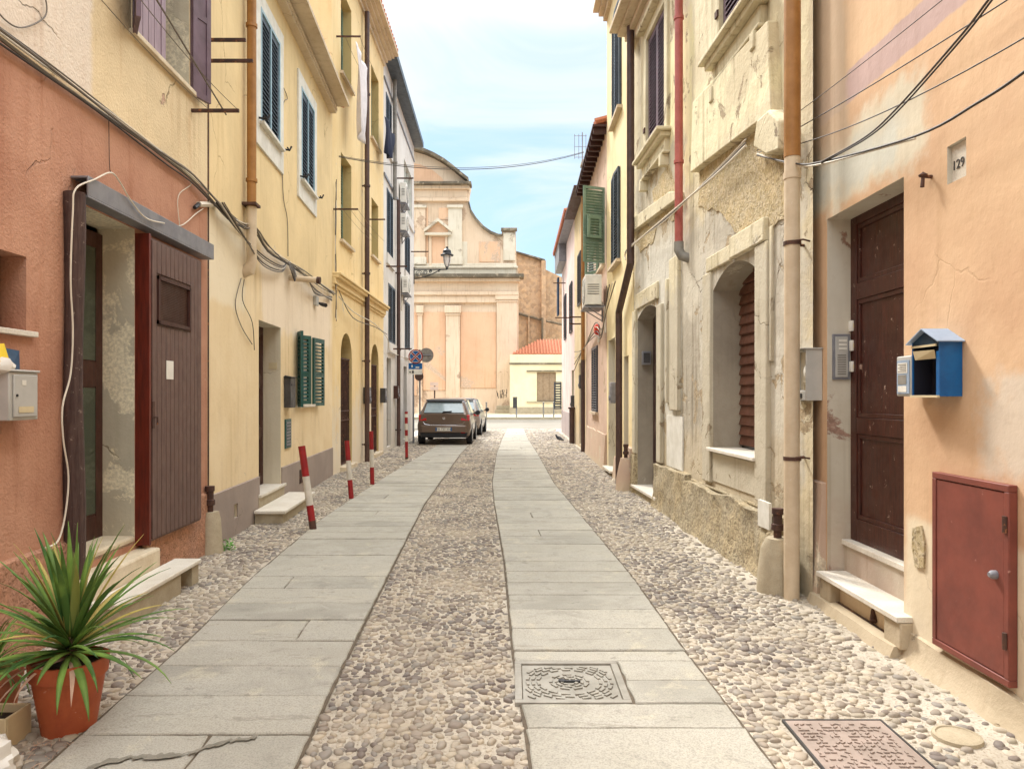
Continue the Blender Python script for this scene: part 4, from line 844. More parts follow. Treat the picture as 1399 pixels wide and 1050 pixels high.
mb = MB(); mb.tube([F4.P(20.6, .1, 0), F4.P(20.6, .1, 2.6)], .06, 10); dp = obj('drainpipe', mb, M['pipebrown'], h4)
mb = MB(); mb.tube([F4.P(20.6, .1, 2.6), F4.P(20.6, .1, 7.2)], .055, 10); obj('upper_pipe', mb, M['pipeor'], dp)
skirt(F4, 15.7, 20.3, .75, .03, h4, M['tan'])
mb = MB(); mb.fbox(F4, 17.2, 17.6, -.1, .3, 7.42, 8.1); mb.fbox(F4, 17.15, 17.65, -.15, .35, 8.1, 8.16); 
# ---------- R5 ochre tan, R6 pink
h5 = thing('house', F5.P(22.5, 0, 0), 'small ochre tan house between the pinkish tan and pale pink ones', 'house')
mb = wall_mesh(F5, 20.8, 24.6, -.05, 7.5, [dict(y0=22.2, y1=23.2, z0=4.4, z1=6.0, dep=.15), dict(y0=21.9, y1=22.8, z0=.1, z1=2.6, dep=.2)]); shell(F5, 20.8, 24.6, -.05, 7.5, mb=mb); obj('wall', mb, [M['tanyel'], M['revealB']], h5)
mb = MB(); mb.fbox(F5, 22.2, 23.2, -.15, -.14, 4.4, 6.0); wn = obj('window', mb, M['glassdk'], h5)
obj('shutter', leaf_mb(F5.P(22.2, .02, 0), F5.P(23.2, .02, 0), 4.4, 6.0, step=.06), M['shgrey'], wn)
stub_door(F5, 21.88, 22.82, .1, 2.62, .2, M['brownwood'], h5)
mb = MB(); mb.fbox(F5, 20.82, 24.6, -4.9, .34, 7.5, 7.58); obj('eave', mb, M['brownwood'], h5)
mb = MB(); mb.fbox(F5, 22.0, 22.5, -.5, -.05, 7.58, 8.6); mb.fbox(F5, 21.95, 22.55, -.55, .0, 8.6, 8.68); obj('chimney', mb, M['concrete'], h5)
mb = MB(); mb.tube([F5.P(24.4, .1, 0), F5.P(24.4, .1, 1.2)], .09, 10); mb.lathe([(.09, 0), (.13, 0), (.13, .06), (.09, .06)], F5.P(24.4, .1, 1.15), 10); obj('drainpipe', mb, M['pipebrown'], h5)
h6 = thing('house', F6.P(28, 0, 0), 'pale pink corner house at the far end on the right', 'house')
mb = wall_mesh(F6, 24.6, 32.4, -.05, 7.7, [dict(y0=26.2, y1=27.4, z0=3.9, z1=5.7, dep=.15), dict(y0=29.4, y1=30.6, z0=3.9, z1=5.7, dep=.15), dict(y0=25.6, y1=26.6, z0=.1, z1=2.5, dep=.2)]); shell(F6, 24.6, 32.4, -.05, 7.7, mb=mb); obj('wall', mb, [M['pinkR'], M['revealB']], h6)
for a in (26.2, 29.4):
    mb = MB(); mb.fbox(F6, a, a+1.2, -.15, -.14, 3.9, 5.7); wn = obj('window', mb, M['glassdk'], h6)
    for u in (a, a+.61): obj('shutter', leaf_mb(F6.P(u, .03, 0), F6.P(u+.59, .03, 0), 3.9, 5.7, step=.06), M['shgrey'], wn)
stub_door(F6, 25.58, 26.62, .1, 2.52, .2, M['greydark'], h6)
skirt(F6, 26.7, 32.38, .95, .03, h6, M['mauve'], .0, .0)
mb = MB(); mb.fbox(F6, 24.62, 32.6, -4.9, .32, 7.7, 7.78); mb.fbox(F6, 29.5, 32.6, .0, .3, 7.0, 7.699); obj('eave', mb, M['steel'], h6)
t = MB(); y = 24.7
while y < 32.6: t.tube([F6.P(y, .4, 7.83), F6.P(y, -4.8, 9.0)], .08, 6); y += .22
obj('roof_tiles', t, M['tile'], h6)
obj('shutter', leaf_mb(F6.P(32.3, .03, 0), F6.P(32.2, .36, 0), 1.0, 2.2, step=.11, stile=.05), M['shdark'], h6)
mb = MB(); mb.box(1.93, 2.0, 31.0, 31.6, 5.0, 6.6); obj('sign_board', mb, M['bluedk'], h6)
# ================================================================ church, annex
CY = 62.0; X = lambda px: (px-700)*CY/1000; Z = lambda py: 1.6-(py-540)*CY/1000
ch = thing('church', (X(555), CY, .13), 'baroque church with curved gable facade in faded orange and cream render', 'church')
CX = X(552)
def mir(x): return 2*CX-x
def sym(pts): return pts+[(mir(x), z) for x, z in reversed(pts)]
arc = [(X(px), Z(py)) for px, py in ((552, 206), (566, 207), (580, 211), (594, 217), (608, 225), (620, 234), (632, 244), (641, 251))]
vol = [(X(px), Z(py)) for px, py in ((643, 252), (641, 262), (640, 278), (643, 290), (650, 301), (660, 312), (670, 319), (680, 323), (686, 323), (686, 316), (705, 316), (706, 360), (709, 376), (709, 570))]
mb = MB(); right = arc+vol; poly = right+[(mir(x), z) for x, z in reversed(right)]
mb.prism(poly, lambda a, b_, t: (a, t, b_), CY, CY+1.6); obj('facade', mb, M['church2'], ch, smooth=False)
mb = MB(); mb.box(mir(X(706)), X(706), CY+1.6, CY+34, 0, Z(385)); mb.box(mir(X(640)), X(640), CY+1.6, CY+34, 0, Z(270)); obj('nave', mb, M['church2'], ch)
def cb_(px0, px1, py0, py1, d, name, mat, both=True, bev=.03):
    for a, c in ((X(px0), X(px1)), (mir(X(px1)), mir(X(px0)))): mb = MB(); mb.box(a, c, CY-d, CY+.01, Z(py1), Z(py0)); obj(name, mb, mat, ch, bev=bev)
# orange infill fields
cb_(578.5, 609.5, 426, 533, .06, 'field', M['church1']); cb_(629.5, 678.5, 426, 530, .06, 'field', M['church1'])
cb_(554, 571, 426, 540, .06, 'field', M['church1'])
cb_(583, 585.5, 284, 368, .05, 'field', M['church1']); cb_(613, 639, 330, 362, .03, 'field', M['church3']); cb_(600, 616, 284, 300, .05, 'field', M['church1'])
cb_(655, 684, 330, 358, .06, 'field', M['church1']); 
mb = MB(); pts = [(X(556), Z(248)), (X(556), Z(222)), (X(575), Z(225)), (X(592), Z(233)), (X(604), Z(243)), (X(607), Z(248))]; mb.prism(pts, lambda a, b_, t: (a, t, b_), CY-.06, CY); obj('field', mb, M['church1'], ch)
# pilasters
for a, b_, t, bo in ((571.5, 578, 423, 571), (610, 629, 423, 571), (679, 707, 405, 571)):
    cb_(a, b_, t, bo, .28, 'pilaster', M['church2']); cb_(a-2, b_+2, t-5, t+5, .42, 'capital', M['church2']); cb_(a-.8, b_+.8, t+6, t+8, .36, 'capital', M['church2']); cb_(a-1.5, b_+1.5, 556, 571, .4, 'base', M['church2'])
for a, b_ in ((567, 582), (613, 632)):
    cb_(a, b_, 283, 362, .22, 'pilaster', M['church2'] if a < 600 else M['church3']); cb_(a-1.5, b_+1.5, 281, 285, .34, 'capital', M['church3']); cb_(a-1.5, b_+1.5, 352, 362, .34, 'base', M['church3'])
# entablatures
for py0, py1, d, mt, e in ((404, 414, .30, 'church2', 0), (399, 404, .47, 'church2', 1), (386, 398.8, .25, 'church2', 0), (381, 386, .6, 'church2', 3), (376, 381, .95, 'churchdark', 8), (360, 376, .15, 'church3', -2), (364, 367, .3, 'church3', 0)):
    mb = MB(); mb.box(mir(X(708+e)), X(708+e), CY-d, CY+.5, Z(py1)+.003, Z(py0)); obj('entablature', mb, M[mt], ch, bev=.04)
for py0, py1, d, mt, e in ((271, 276, .3, 'church2', 0), (260, 270.8, .2, 'church2', -1), (255, 260, .45, 'church2', 2), (251, 255, .8, 'churchdark', 5)):
    mb = MB(); mb.box(mir(X(640+e)), X(640+e), CY-d, CY+.5, Z(py1)+.003, Z(py0)); obj('entablature', mb, M[mt], ch, bev=.04)
mb = MB(); pts = [Vector((x, CY+.2, z+.05)) for x, z in arc]; pts = [Vector((mir(p.x), p.y, p.z)) for p in reversed(pts)]+pts[1:]
for p, q in zip(pts, pts[1:]): mb.prism([(p.x, p.z), (q.x, q.z), (q.x, q.z+.28), (p.x, p.z+.28)], lambda a, b_, t: (a, t, b_), CY-.75, CY+1.7)
obj('arched_cornice', mb, M['churchdark'], ch)
mb = MB(); pts = [(x, z) for x, z in vol[2:9]]
for s_ in (1, -1):
    mb = MB()
    for p, q in zip(pts, pts[1:]):
        a, c = (p[0], q[0]) if s_ > 0 else (mir(p[0]), mir(q[0])); mb.prism([(a, p[1]-.02), (c, q[1]-.02), (c+.1*s_, q[1]+.16), (a+.1*s_, p[1]+.16)], lambda u, v, t: (u, t, v), CY-.3, CY+1.65)
    obj('volute_coping', mb, M['churchdark'], ch)
cb_(685, 707, 312, 316.5, .3, 'pedestal_cap', M['churchdark']); cb_(688, 704, 318, 356, .12, 'pedestal', M['church3'])
# niche window with triangular pediment
cb_(586.5, 590.5, 322, 368, .16, 'window_frame', M['church2']); cb_(608.5, 612.5, 322, 368, .16, 'window_frame', M['church2']); cb_(586.5, 612.5, 318, 323, .2, 'window_frame', M['church2']); cb_(590.5, 608.5, 324, 368, .03, 'window_frame', M['church1'])
for s_ in (1, -1):
    mb = MB(); a, b_, c = X(583), X(616), X(599.5)
    if s_ < 0: a, b_, c = mir(b_), mir(a), mir(c)
    mb.prism([(a, Z(318)), (b_, Z(318)), (c, Z(304))], lambda u, v, t: (u, t, v), CY-.2, CY); pd_ = obj('pediment', mb, M['church1'], ch)
    mb = MB(); k = .28; mb.prism([(a-.15, Z(318)-.25), (b_+.15, Z(318)-.25), (b_+.15, Z(318)), (c, Z(304)+k), (a-.15, Z(318)), (a+.5, Z(318)), (c, Z(304)-.1), (b_-.5, Z(318))][:0] or [(a-.15, Z(318)-.05), (c, Z(304)), (c, Z(304)+k), (a-.15, Z(318)+k*.7)], lambda u, v, t: (u, t, v), CY-.55, CY-.201); mb.prism([(b_+.15, Z(318)-.05), (c, Z(304)), (c, Z(304)+k), (b_+.15, Z(318)+k*.7)], lambda u, v, t: (u, t, v), CY-.55, CY-.201); mb.box(a-.1, b_+.1, CY-.45, CY-.201, Z(318)-.28, Z(318)-.06); obj('moulding', mb, M['church3'], pd_)
# scribbled tag on the wall
mb = MB(); rr = random.Random(3)
for k in range(6):
    x0 = X(681+k*2.0); pts = [(x0+rr.uniform(-.12, .16), CY-.30, Z(538)+rr.uniform(-.42, .42)) for _ in range(5)]
    mb.tube(pts, .022, 5)
mb2 = MB(); mb2.v = [(x, CY-.285 if y < CY-.30 else CY-.279, z) for x, y, z in mb.v]; mb2.f = mb.f; mb2.m = mb.m; obj('graffiti_scribble', mb2, M['black'], ch)
mb = MB(); mb.box(X(677), X(697), CY-1.4, CY, .13, .42); mb.box(X(679), X(697), CY-.8, CY, .42, .75); obj('doorstep', mb, M['concrete'], ch, bev=.03)
# brick flank behind
BY = 70.0; XB = lambda px: (px-700)*BY/1000; ZB = lambda py: 1.6-(py-540)*BY/1000
bk = thing('chapel', (XB(740), BY, .13), 'bare brick chapel flank rising behind the yellow annex', 'building')
mb = MB(); mb.prism([(XB(690), 0), (XB(742), 0), (XB(742), ZB(357)), (XB(703), ZB(345)), (XB(690), ZB(342))], lambda a, b_, t: (a, t, b_), BY, BY+12)
mb.prism([(XB(742.01), 0), (XB(800), 0), (XB(800), ZB(392)), (XB(745), ZB(366)), (XB(742.01), ZB(366))], lambda a, b_, t: (a, t, b_), BY+.6, BY+12); obj('wall', mb, M['brickmass'], bk, smooth=False)
mb = MB(); mb.box(XB(740), XB(746), BY-.5, BY+.61, 0, ZB(357)); mb.box(XB(722), XB(724), BY-.3, BY, 0, ZB(430)); obj('buttress', mb, M['brickmass'], bk)
mb = MB(); mb.prism([(XB(688), ZB(342)), (XB(703), ZB(345)), (XB(745), ZB(357.5)), (XB(745), ZB(355)), (XB(703), ZB(343)), (XB(688), ZB(340))], lambda a, b_, t: (a, t, b_), BY-.35, BY+12); obj('roof', mb, M['churchdark'], bk)
mb = MB(); mb.tube([(XB(706), BY-.2, ZB(428)), (XB(735), BY-.2, ZB(436)), (XB(775), BY-.2, ZB(445))], .12, 6); mb.tube([(XB(741), BY-.65, ZB(470)), (XB(741), BY-.65, ZB(435))], .1, 6); obj('drainpipe', mb, M['churchdark'], bk)
# annex
AY = 58.0; XA = lambda px: (px-700)*AY/1000; ZA = lambda py: 1.6-(py-540)*AY/1000
an = thing('annex', (XA(735), AY, .13), 'low pale yellow building with a red tiled hipped roof and brown window', 'building')
mb = MB()
x0, x1, wx0, wx1, z0, z1, wz0, wz1 = XA(697), XA(800), XA(734), XA(760), .13, ZA(484), ZA(548), ZA(508)
for a in ((x0, wx0, z0, z1), (wx1, x1, z0, z1), (wx0, wx1, z0, wz0), (wx0, wx1, wz1, z1)): mb.box(a[0], a[1], AY, AY+.4, a[2], a[3])
mb.box(x0, x1, AY+.4, AY+7, z0, z1-.02); obj('wall', mb, M['annex'], an)
mb = MB(); mb.box(x0-.05, x1, AY-.08, AY, ZA(497.5), ZA(495.5)); mb.box(XA(720), XA(768), AY-.12, AY, ZA(507.5), ZA(506)); obj('moulding', mb, M['churchdark'], an)
mb = MB(); mb.box(x0-.03, x1, AY-.05, AY, .13, ZA(556)); obj('plinth', mb, M['concrete'], an)
mb = MB(); mb.box(wx0, wx1, AY+.15, AY+.2, wz0, wz1)
for i in range(3): mb.box(wx0+.02+i*.5, wx0+.46+i*.5, AY+.12, AY+.15, wz0+.05, wz1-.05)
wn = obj('window', mb, M['tanwood'], an); mb = MB(); mb.box(XA(720), XA(768), AY-.1, AY+.15, ZA(549.5), wz0); obj('sill', mb, M['concrete'], wn)
mb = MB(); a, b_ = (XA(699), AY+.3, ZA(484)), (XA(800), AY+.3, ZA(484)); r0, r1 = (XA(738), AY+3, ZA(461)), (XA(800), AY+3, ZA(461)); c, d = (XA(699), AY+7, ZA(484)), (XA(800), AY+7, ZA(484))
mb.add([a, b_, r1, r0, c, d], [(0, 1, 2, 3), (0, 3, 4), (4, 3, 2, 5)]); rf = obj('roof', mb, M['tile'], an, smooth=False)
t = MB(); 
for i in range(24):
    f = i/23; xx = XA(703)+(XA(800)-XA(703))*f; k = min(1, (xx-XA(699))/(XA(738)-XA(699))); t.tube([(xx, AY+.28, ZA(484)+.04), (xx, AY+.3+2.7*k, ZA(484)+.04+(ZA(461)-ZA(484))*k)], .09, 6)
obj('tile_row', t, M['tile'], rf)
# ================================================================ things on the walls
def wallbox(mb, F, y0, y1, d0, d1, z0, z1): mb.fbox(F, y0, y1, d0, d1, z0, z1)
# grey mailbox on the terracotta wall
mbx = thing('mailbox', FA.P(4.3, 0, 1.45), 'grey metal mailbox stuffed with papers on the terracotta wall', 'mailbox')
mb = MB(); mb.fbox(FA, 4.17, 4.44, .002, .14, 1.455, 1.735); mb.fbox(FA, 4.16, 4.45, .0, .15, 1.736, 1.75); obj('body', mb, M['greyplastic'], mbx, bev=.006)
mb = MB(); mb.fbox(FA, 4.20, 4.42, .141, .15, 1.475, 1.72); dr = obj('door', mb, M['greyplastic'], mbx, bev=.004)
mb = MB(); mb.lathe([(0, 0), (.008, 0), (.008, .006), (0, .006)], FA.P(4.225, .149, 1.6), 10, ax='x'); obj('lock', mb, M['black'], dr)
mb = MB(); mb.fbox(FA, 4.27, 4.31, .151, .152, 1.66, 1.69); obj('sticker', mb, M['white'], dr)
mb = MB(); mb.fbox(FA, 4.24, 4.38, .151, .153, 1.5, 1.535); obj('sticker', mb, M['card'], dr)
mb = MB(); mb.add([FA.P(4.20, .13, 1.75), FA.P(4.33, .1, 1.75), FA.P(4.42, .04, 1.87), FA.P(4.2, .06, 1.88), FA.P(4.20, .12, 1.75), FA.P(4.33, .09, 1.75), FA.P(4.42, .03, 1.868), FA.P(4.2, .05, 1.878)], MB.BF)
single('leaflet', mb, M['bluedk'], 'dark folded leaflet sticking up from the grey mailbox', 'leaflet', FA.P(4.3, .1, 1.75), smooth=False)
mb = MB(); rr = random.Random(5)
pts = [FA.P(4.12+.03*i, .10+.03*math.sin(i*2.1), 1.76+.015*(i % 2)) for i in range(5)]; mb.tube(pts, [.02, .045, .05, .045, .02], 7)
pk = thing('flyer_bundle', FA.P(4.18, .1, 1.75), 'crumpled yellow and white flyers on top of the grey mailbox', 'flyers')
obj('flyer', mb, M['whiteplastic'], pk); mb = MB(); mb.add([FA.P(4.10, .12, 1.77), FA.P(4.2, .13, 1.78), FA.P(4.22, .08, 1.90), FA.P(4.14, .06, 1.89), FA.P(4.10, .115, 1.77), FA.P(4.2, .125, 1.78), FA.P(4.22, .075, 1.90), FA.P(4.14, .055, 1.89)], MB.BF); obj('flyer', mb, flat('yellow_paper', C('d8b820'), .7), pk)
# green mailbox and white camera on B
mb = MB(); mb.fbox(FB, 10.68, 11.0, .002, .10, 1.42, 1.86); gm = thing('mailbox', FB.P(10.84, 0, 1.42), 'dark green mailbox between the doorway and the green shuttered window', 'mailbox'); obj('body', mb, M['greydark'], gm, bev=.01)
mb = MB(); mb.fbox(FB, 10.72, 10.96, .101, .108, 1.74, 1.77); mb.tube([FB.P(10.66, .02, 1.88), FB.P(10.66, .12, 1.86)], .015); mb.fbox(FB, 10.66, 11.02, .0, .12, 1.861, 1.875); obj('flap', mb, M['black'], gm)
cm = thing('security_camera', FB.P(12.9, 0, 3.2), 'small white security camera above the green shuttered window', 'camera')
mb = MB(); mb.fbox(FB, 12.75, 12.95, .0, .06, 3.18, 3.34); obj('base', mb, M['greyplastic'], cm, bev=.008)
mb = MB(); mb.tube([FB.P(13.0, .05, 3.24), FB.P(12.95, .12, 3.21), FB.P(12.85, .2, 3.18)], [.02, .035, .035], 10); obj('lens', mb, M['black'], cm)
st = thing('pipe_stub', FB.P(11.0, 0, 3.3), 'white pipe sticking out of the cream wall under the cable knot', 'pipe')
mb = MB(); mb.tube([FB.P(11.0, -.05, 3.37), FB.P(11.0, .42, 3.33)], .045, 12); obj('tube', mb, M['pipebeige'], st)
mb = MB(); mb.tube([FB.P(11.0, .42, 3.33), FB.P(11.0, .47, 3.325)], .055, 12); obj('cap', mb, M['iron'], st)
# street number 129 side: blue housing
bx = thing('notice_housing', F1.P(4.06, 0, 1.58), 'small open blue metal housing with gabled roof beside the brown door', 'mailbox')
y0, y1, D, z0, z1, zr = 3.93, 4.2, .125, 1.595, 1.90, 1.965; ym = (y0+y1)/2; t_ = .006
mb = MB(); mb.fbox(F1, y0, y0+t_, .002, D, z0, z1); mb.fbox(F1, y1-t_, y1, .002, D, z0, z1); mb.fbox(F1, y0+t_, y1-t_, .002, D, z0, z0+t_)
mb.fbox(F1, y0+t_, y0+.03, D-t_, D, z0+t_, z1-.06); mb.fbox(F1, y0+t_, y1-t_, .002, .006, z0+t_, z1)
obj('body', mb, M['blue'], bx)
mb = MB(); mb.prism([(y0+.005, z1-.03), (y1-.005, z1-.03), (y1-.005, z1), (ym, zr-.008), (y0+.005, z1)], lambda a, b_, t: F1.P(a, t, b_), D-.012, D-.004); obj('gable', mb, M['bluedk'], bx)
mb = MB(); mb.fbox(F1, y0+.01, y1-.01, .007, .012, z0+.01, z1-.02); mb.fbox(F1, y1-t_-.004, y1-t_-.001, .012, D-.008, z0+.01, z1-.02); mb.fbox(F1, y0+.01, y1-.01, .012, D-.008, z0+t_+.001, z0+t_+.004); mb.fbox(F1, 4.02, 4.06, .012, .02, z0+.07, z0+.12); obj('inner_shade', mb, M['cabinside'], bx)  # dark sheets added inside the housing, standing in for its shade
mb = MB()
for (ya, za, yb, zb) in ((y0-.022, z1-.012, ym, zr), (ym, zr, y1+.022, z1-.012)):
    mb.prism([(ya, za), (yb, zb), (yb, zb+.006), (ya, za+.006)], lambda a, b_, t: F1.P(a, t, b_), -.0, D+.025)
obj('roof', mb, M['lightblue'], bx)
mb = MB(); mb.add([F1.P(y0, D+.03, 1.845), F1.P(y1-.03, D+.012, 1.85), F1.P(y1-.03, D-.002, 1.80), F1.P(y0+.03, D+.006, 1.80), F1.P(y0, D+.026, 1.842), F1.P(y1-.03, D+.008, 1.847), F1.P(y1-.03, D-.006, 1.80), F1.P(y0+.03, D+.002, 1.80)], MB.BF)
obj('torn_flap', mb, M['card'], bx, smooth=False); mb = MB(); mb.fbox(F1, y0+.03, y1, D-.004, D+.004, 1.868, 1.880); obj('slot_edge', mb, M['card'], bx); mb = MB(); mb.fbox(F1, y0, y1, D-.002, D+.012, z0-.006, z0+.006); obj('bottom_edge', mb, M['card'], bx)
ph = thing('notice_box', F1.P(4.27, 0, 1.6), 'narrow pale box with printed labels fixed to the blue housing', 'box')
mb = MB(); mb.fbox(F1, 4.201, 4.36, .02, .13, 1.595, 1.83); obj('body', mb, M['greyplastic'], ph, bev=.008)
mb = MB(); mb.fbox(F1, 4.215, 4.345, .131, .135, 1.61, 1.805); fp = obj('face', mb, M['lightblue'], ph)
mb = MB(); mb.fbox(F1, 4.23, 4.335, .1355, .137, 1.73, 1.79); mb.fbox(F1, 4.24, 4.33, .1355, .137, 1.62, 1.655); obj('sticker', mb, M['white'], fp)
mb = MB()
for i in range(5): mb.fbox(F1, 4.24, 4.33-.02*(i % 2), .1372, .138, 1.738+i*.01, 1.742+i*.01)
mb.fbox(F1, 4.24, 4.33, .1355, .137, 1.665, 1.72); obj('print', mb, M['pipegrey'], fp)
# meter box on the strip of wall between pipe and door
mt = thing('meter_box', F1.P(5.8, 0, 1.6), 'open white meter box with a broken dial beside the big pipe', 'meter box')
a, b_, D, c, d = 5.70, 5.93, .13, 1.56, 1.96
mb = MB(); mb.fbox(F1, a, a+.015, .002, D, c, d); mb.fbox(F1, b_-.015, b_, .002, D, c, d); mb.fbox(F1, a+.015, b_-.015, .002, D, d-.015, d); mb.fbox(F1, a+.015, b_-.015, .002, D, c, c+.08); mb.fbox(F1, a+.015, b_-.015, .002, .015, c+.08, d-.015); mb.fbox(F1, a-.01, b_+.01, .0, D+.02, d, d+.012)
obj('housing', mb, M['greyplastic'], mt, bev=.004)
mb = MB(); mb.lathe([(0, 0), (.05, 0), (.05, -.07), (.03, -.08), (0, -.08)], F1.P(5.81, .015, 1.79), 16, ax='x'); mb.fbox(F1, 5.76, 5.86, .015, .06, 1.66, 1.73); obj('dial', mb, M['whiteplastic'], mt)
mb = MB(); mb.fbox(F1, 5.78, 5.86, D+.001, D+.005, c+.02, c+.055); obj('slot', mb, M['black'], mt)
ic = thing('intercom', F1.P(5.62, -.1, 1.75), 'worn metal intercom panel inside the jamb of the brown door', 'intercom')
mb = MB(); mb.box(2.455, 2.59, 5.604, 5.6199, 1.72, 2.07); obj('frame', mb, M['steel'], ic, bev=.004)
mb = MB(); mb.box(2.475, 2.57, 5.598, 5.6035, 1.74, 2.05); pn_ = obj('faceplate', mb, M['greyplastic'], ic, bev=.003)
mb = MB()
for i in range(3): mb.box(2.50, 2.56, 5.594, 5.5975, 1.95+i*.03, 1.968+i*.03)
obj('nameplates', mb, M['white'], pn_); mb = MB()
for i in range(9): mb.box(2.49, 2.555, 5.5955, 5.5978, 1.76+i*.018, 1.768+i*.018)
obj('speaker', mb, M['pipegrey'], pn_)
for i, (z, lb) in enumerate(((2.13, 'uppermost of three doorbells on the brown door frame'), (1.98, 'middle doorbell of three on the brown door frame'), (1.82, 'lowest and broken doorbell on the brown door frame'))):
    t = thing('doorbell', (2.62, 5.6, z), lb, 'doorbell', 'doorbells on the door frame')
    mb = MB(); mb.box(2.582, 2.629, 5.57, 5.6195, z-.04, z+.04); obj('casing', mb, M['whiteplastic'], t, bev=.004)
    mb = MB(); mb.box(2.595, 2.612, 5.564, 5.569, z-.015, z+.015); obj('button', mb, M['card'], t)
# meter on doorway jamb of the weathered house
t = thing('meter_box', (2.2, 11.95, 1.9), 'small square meter plate inside the stained doorway of the weathered house', 'meter box')
mb = MB(); mb.box(2.12, 2.26, 11.9, 11.985, 2.1, 2.32); obj('housing', mb, M['steel'], t, bev=.005); mb = MB(); mb.box(2.14, 2.24, 11.89, 11.899, 2.13, 2.29); obj('dial', mb, M['greydark'], t)
# cast iron pipe stubs with concrete
def stub(x, y, h, r, lab, mt='concrete', zz=.0, iron=.35):
    t = thing('pipe_outlet', (x, y, 0), lab, 'pipe outlet', 'cast iron pipe ends at the wall feet')
    mb = MB(); mb.lathe([(r*1.35, -.03), (r*1.25, h*.35), (r, h*.8), (r*.72, h), (0, h)], (x, y, 0), 12)
    mb.v = [(a+mnoise.noise(Vector((a*6, b_*6, c*6)))*.03, b_+mnoise.noise(Vector((a*6, c*6, b_*6+4)))*.03, c) for a, b_, c in mb.v]; obj('footing', mb, M[mt], t)
    mb = MB(); mb.lathe([(.032, 0), (.032, iron*.3), (.05, iron*.32), (.05, iron*.5), (.036, iron*.52), (.036, iron*.8), (.046, iron*.82), (.046, iron), (.0, iron)], (x, y, h-.02), 14); obj('iron_pipe', mb, M['iron'], t)
stub(-3.07, 7.44, .42, .10, 'rusty iron pipe end on a round footing at the corner of the terracotta house', 'concrete', iron=.28)
t_ = stub(2.17, 5.98, .44, .125, 'black iron pipe end on a lumpy concrete cone beside the big beige pipe', 'concrete', iron=.26)
stub(1.92, 12.35, .55, .12, 'brownish pipe end on a square footing at the yellow house corner', 'tan', iron=.25)
# AC units
def acunit(F, y0, y1, z0, z1, d0, d1, lab):
    t = thing('air_conditioner', F.P((y0+y1)/2, d0, z0), lab, 'air conditioner', 'outdoor air conditioning units')
    mb = MB(); mb.fbox(F, y0, y1, d0, d1, z0, z1); obj('casing', mb, M['whiteplastic'], t, bev=.015)
    mb = MB(); c = F.P(y0+(y1-y0)*.4, d1+.004*1, (z0+z1)/2); r = (z1-z0)*.44; mb.lathe([(0, -.004), (r, -.004), (r, .004), (0, .004)], c, 20, ax='x'); fan = obj('fan', mb, M['greydark'], t)
    mb = MB()
    for k in (.3, .6, .95): mb.tube([(c[0]+F.side*.012, c[1]+r*k*math.cos(a), c[2]+r*k*math.sin(a)) for a in np.linspace(0, 2*math.pi, 17)], .006, 4, cap=False)
    for a in np.linspace(0, math.pi, 7)[:-1]: mb.tube([(c[0]+F.side*.012, c[1]-r*math.cos(a), c[2]-r*math.sin(a)), (c[0]+F.side*.012, c[1]+r*math.cos(a), c[2]+r*math.sin(a))], .005, 4)
    obj('grille', mb, M['whiteplastic'], fan)
    mb = MB()
    for i in range(5): mb.fbox(F, y0-.006, y0-.001, d0+.06, d1-.05, z0+.35*(z1-z0)+i*.05, z0+.35*(z1-z0)+i*.05+.012)
    obj('vent', mb, M['greydark'], t)
    mb = MB()
    for yy in (y0+.1, y1-.12): mb.fbox(F, yy, yy+.03, 0, d1, z0-.035, z0-.002); mb.fbox(F, yy, yy+.03, 0, .03, z0-.3, z0-.036); mb.tube([F.P(yy+.015, .02, z0-.28), F.P(yy+.015, d1-.05, z0-.04)], .012, 6)
    mb.fbox(F, y0-.03, y1+.03, d0-.03, d1+.03, z0-.06, z0-.036); obj('bracket', mb, M['steel'], t)
    mb = MB(); mb.tube([F.P(y0+.2, d0, z0+.1), F.P(y0+.1, .03, z0-.05), F.P(y0+.05, .02, z0-.6)], .02, 6); obj('hose', mb, M['wirelight'], t)
acunit(F4, 15.72, 16.55, 3.55, 4.2, .10, .46, 'bulky cream unit under the faded green shutter on the right')
acunit(FD, 23.7, 24.5, 8.05-.2, 8.5, .03, .24, 'uppermost of the units on the pale grey house')
acunit(FD, 23.7, 24.5, 6.95, 7.5, .03, .24, 'unit just below the uppermost one on the pale grey house')
acunit(FD, 24.2, 25.0, 5.0, 5.55, .03, .24, 'lowest unit on the pale grey house beside the street lamp')
# racks for washing lines
def rack(F, y, z, L, lab, mt='iron', wires=0, y2=None, h=.03, w=.014, second=None):
    t = thing('clothes_rack', F.P(y, 0, z), lab, 'clothes rack', 'iron washing line racks on the walls')
    mb = MB(); mb.fbox(F, y-w, y+w, -.02, L, z-h/2, z+h/2); obj('arm', mb, M[mt], t)
    if second: mb = MB(); mb.fbox(F, second[0]-w, second[0]+w, -.02, second[2], second[1]-h/2, second[1]+h/2); obj('arm', mb, M[mt], t)
    if wires:
        mb = MB()
        for i in range(wires): d = L*(.35+.6*i/max(1, wires-1)); mb.tube(sag(F.P(y, d, z+.02), F.P(y2, d, z+.02), .04), .004, 4)
        obj('line', mb, M['wire'], t)
rack(FA, 7.4, 4.98, .50, 'middle grey iron arm beside the plum shutter')
rack(FA, 7.42, 5.20, .42, 'topmost rusty iron arm beside the plum shutter')
rack(FA, 7.1, 4.36, .46, 'rusty iron arm below the plum shutter', wires=2, y2=5.0)
t_ = FC.at(470, 302); rack(FC, 14.75, 5.35, .5, 'iron arms with lines beside the lower yellow house window', wires=3, y2=17.9, second=(17.9, 5.9, .5))
rack(FC, 15.0, 8.95, .5, 'thin rod with lines where the white sheet hangs', wires=2, y2=16.6)
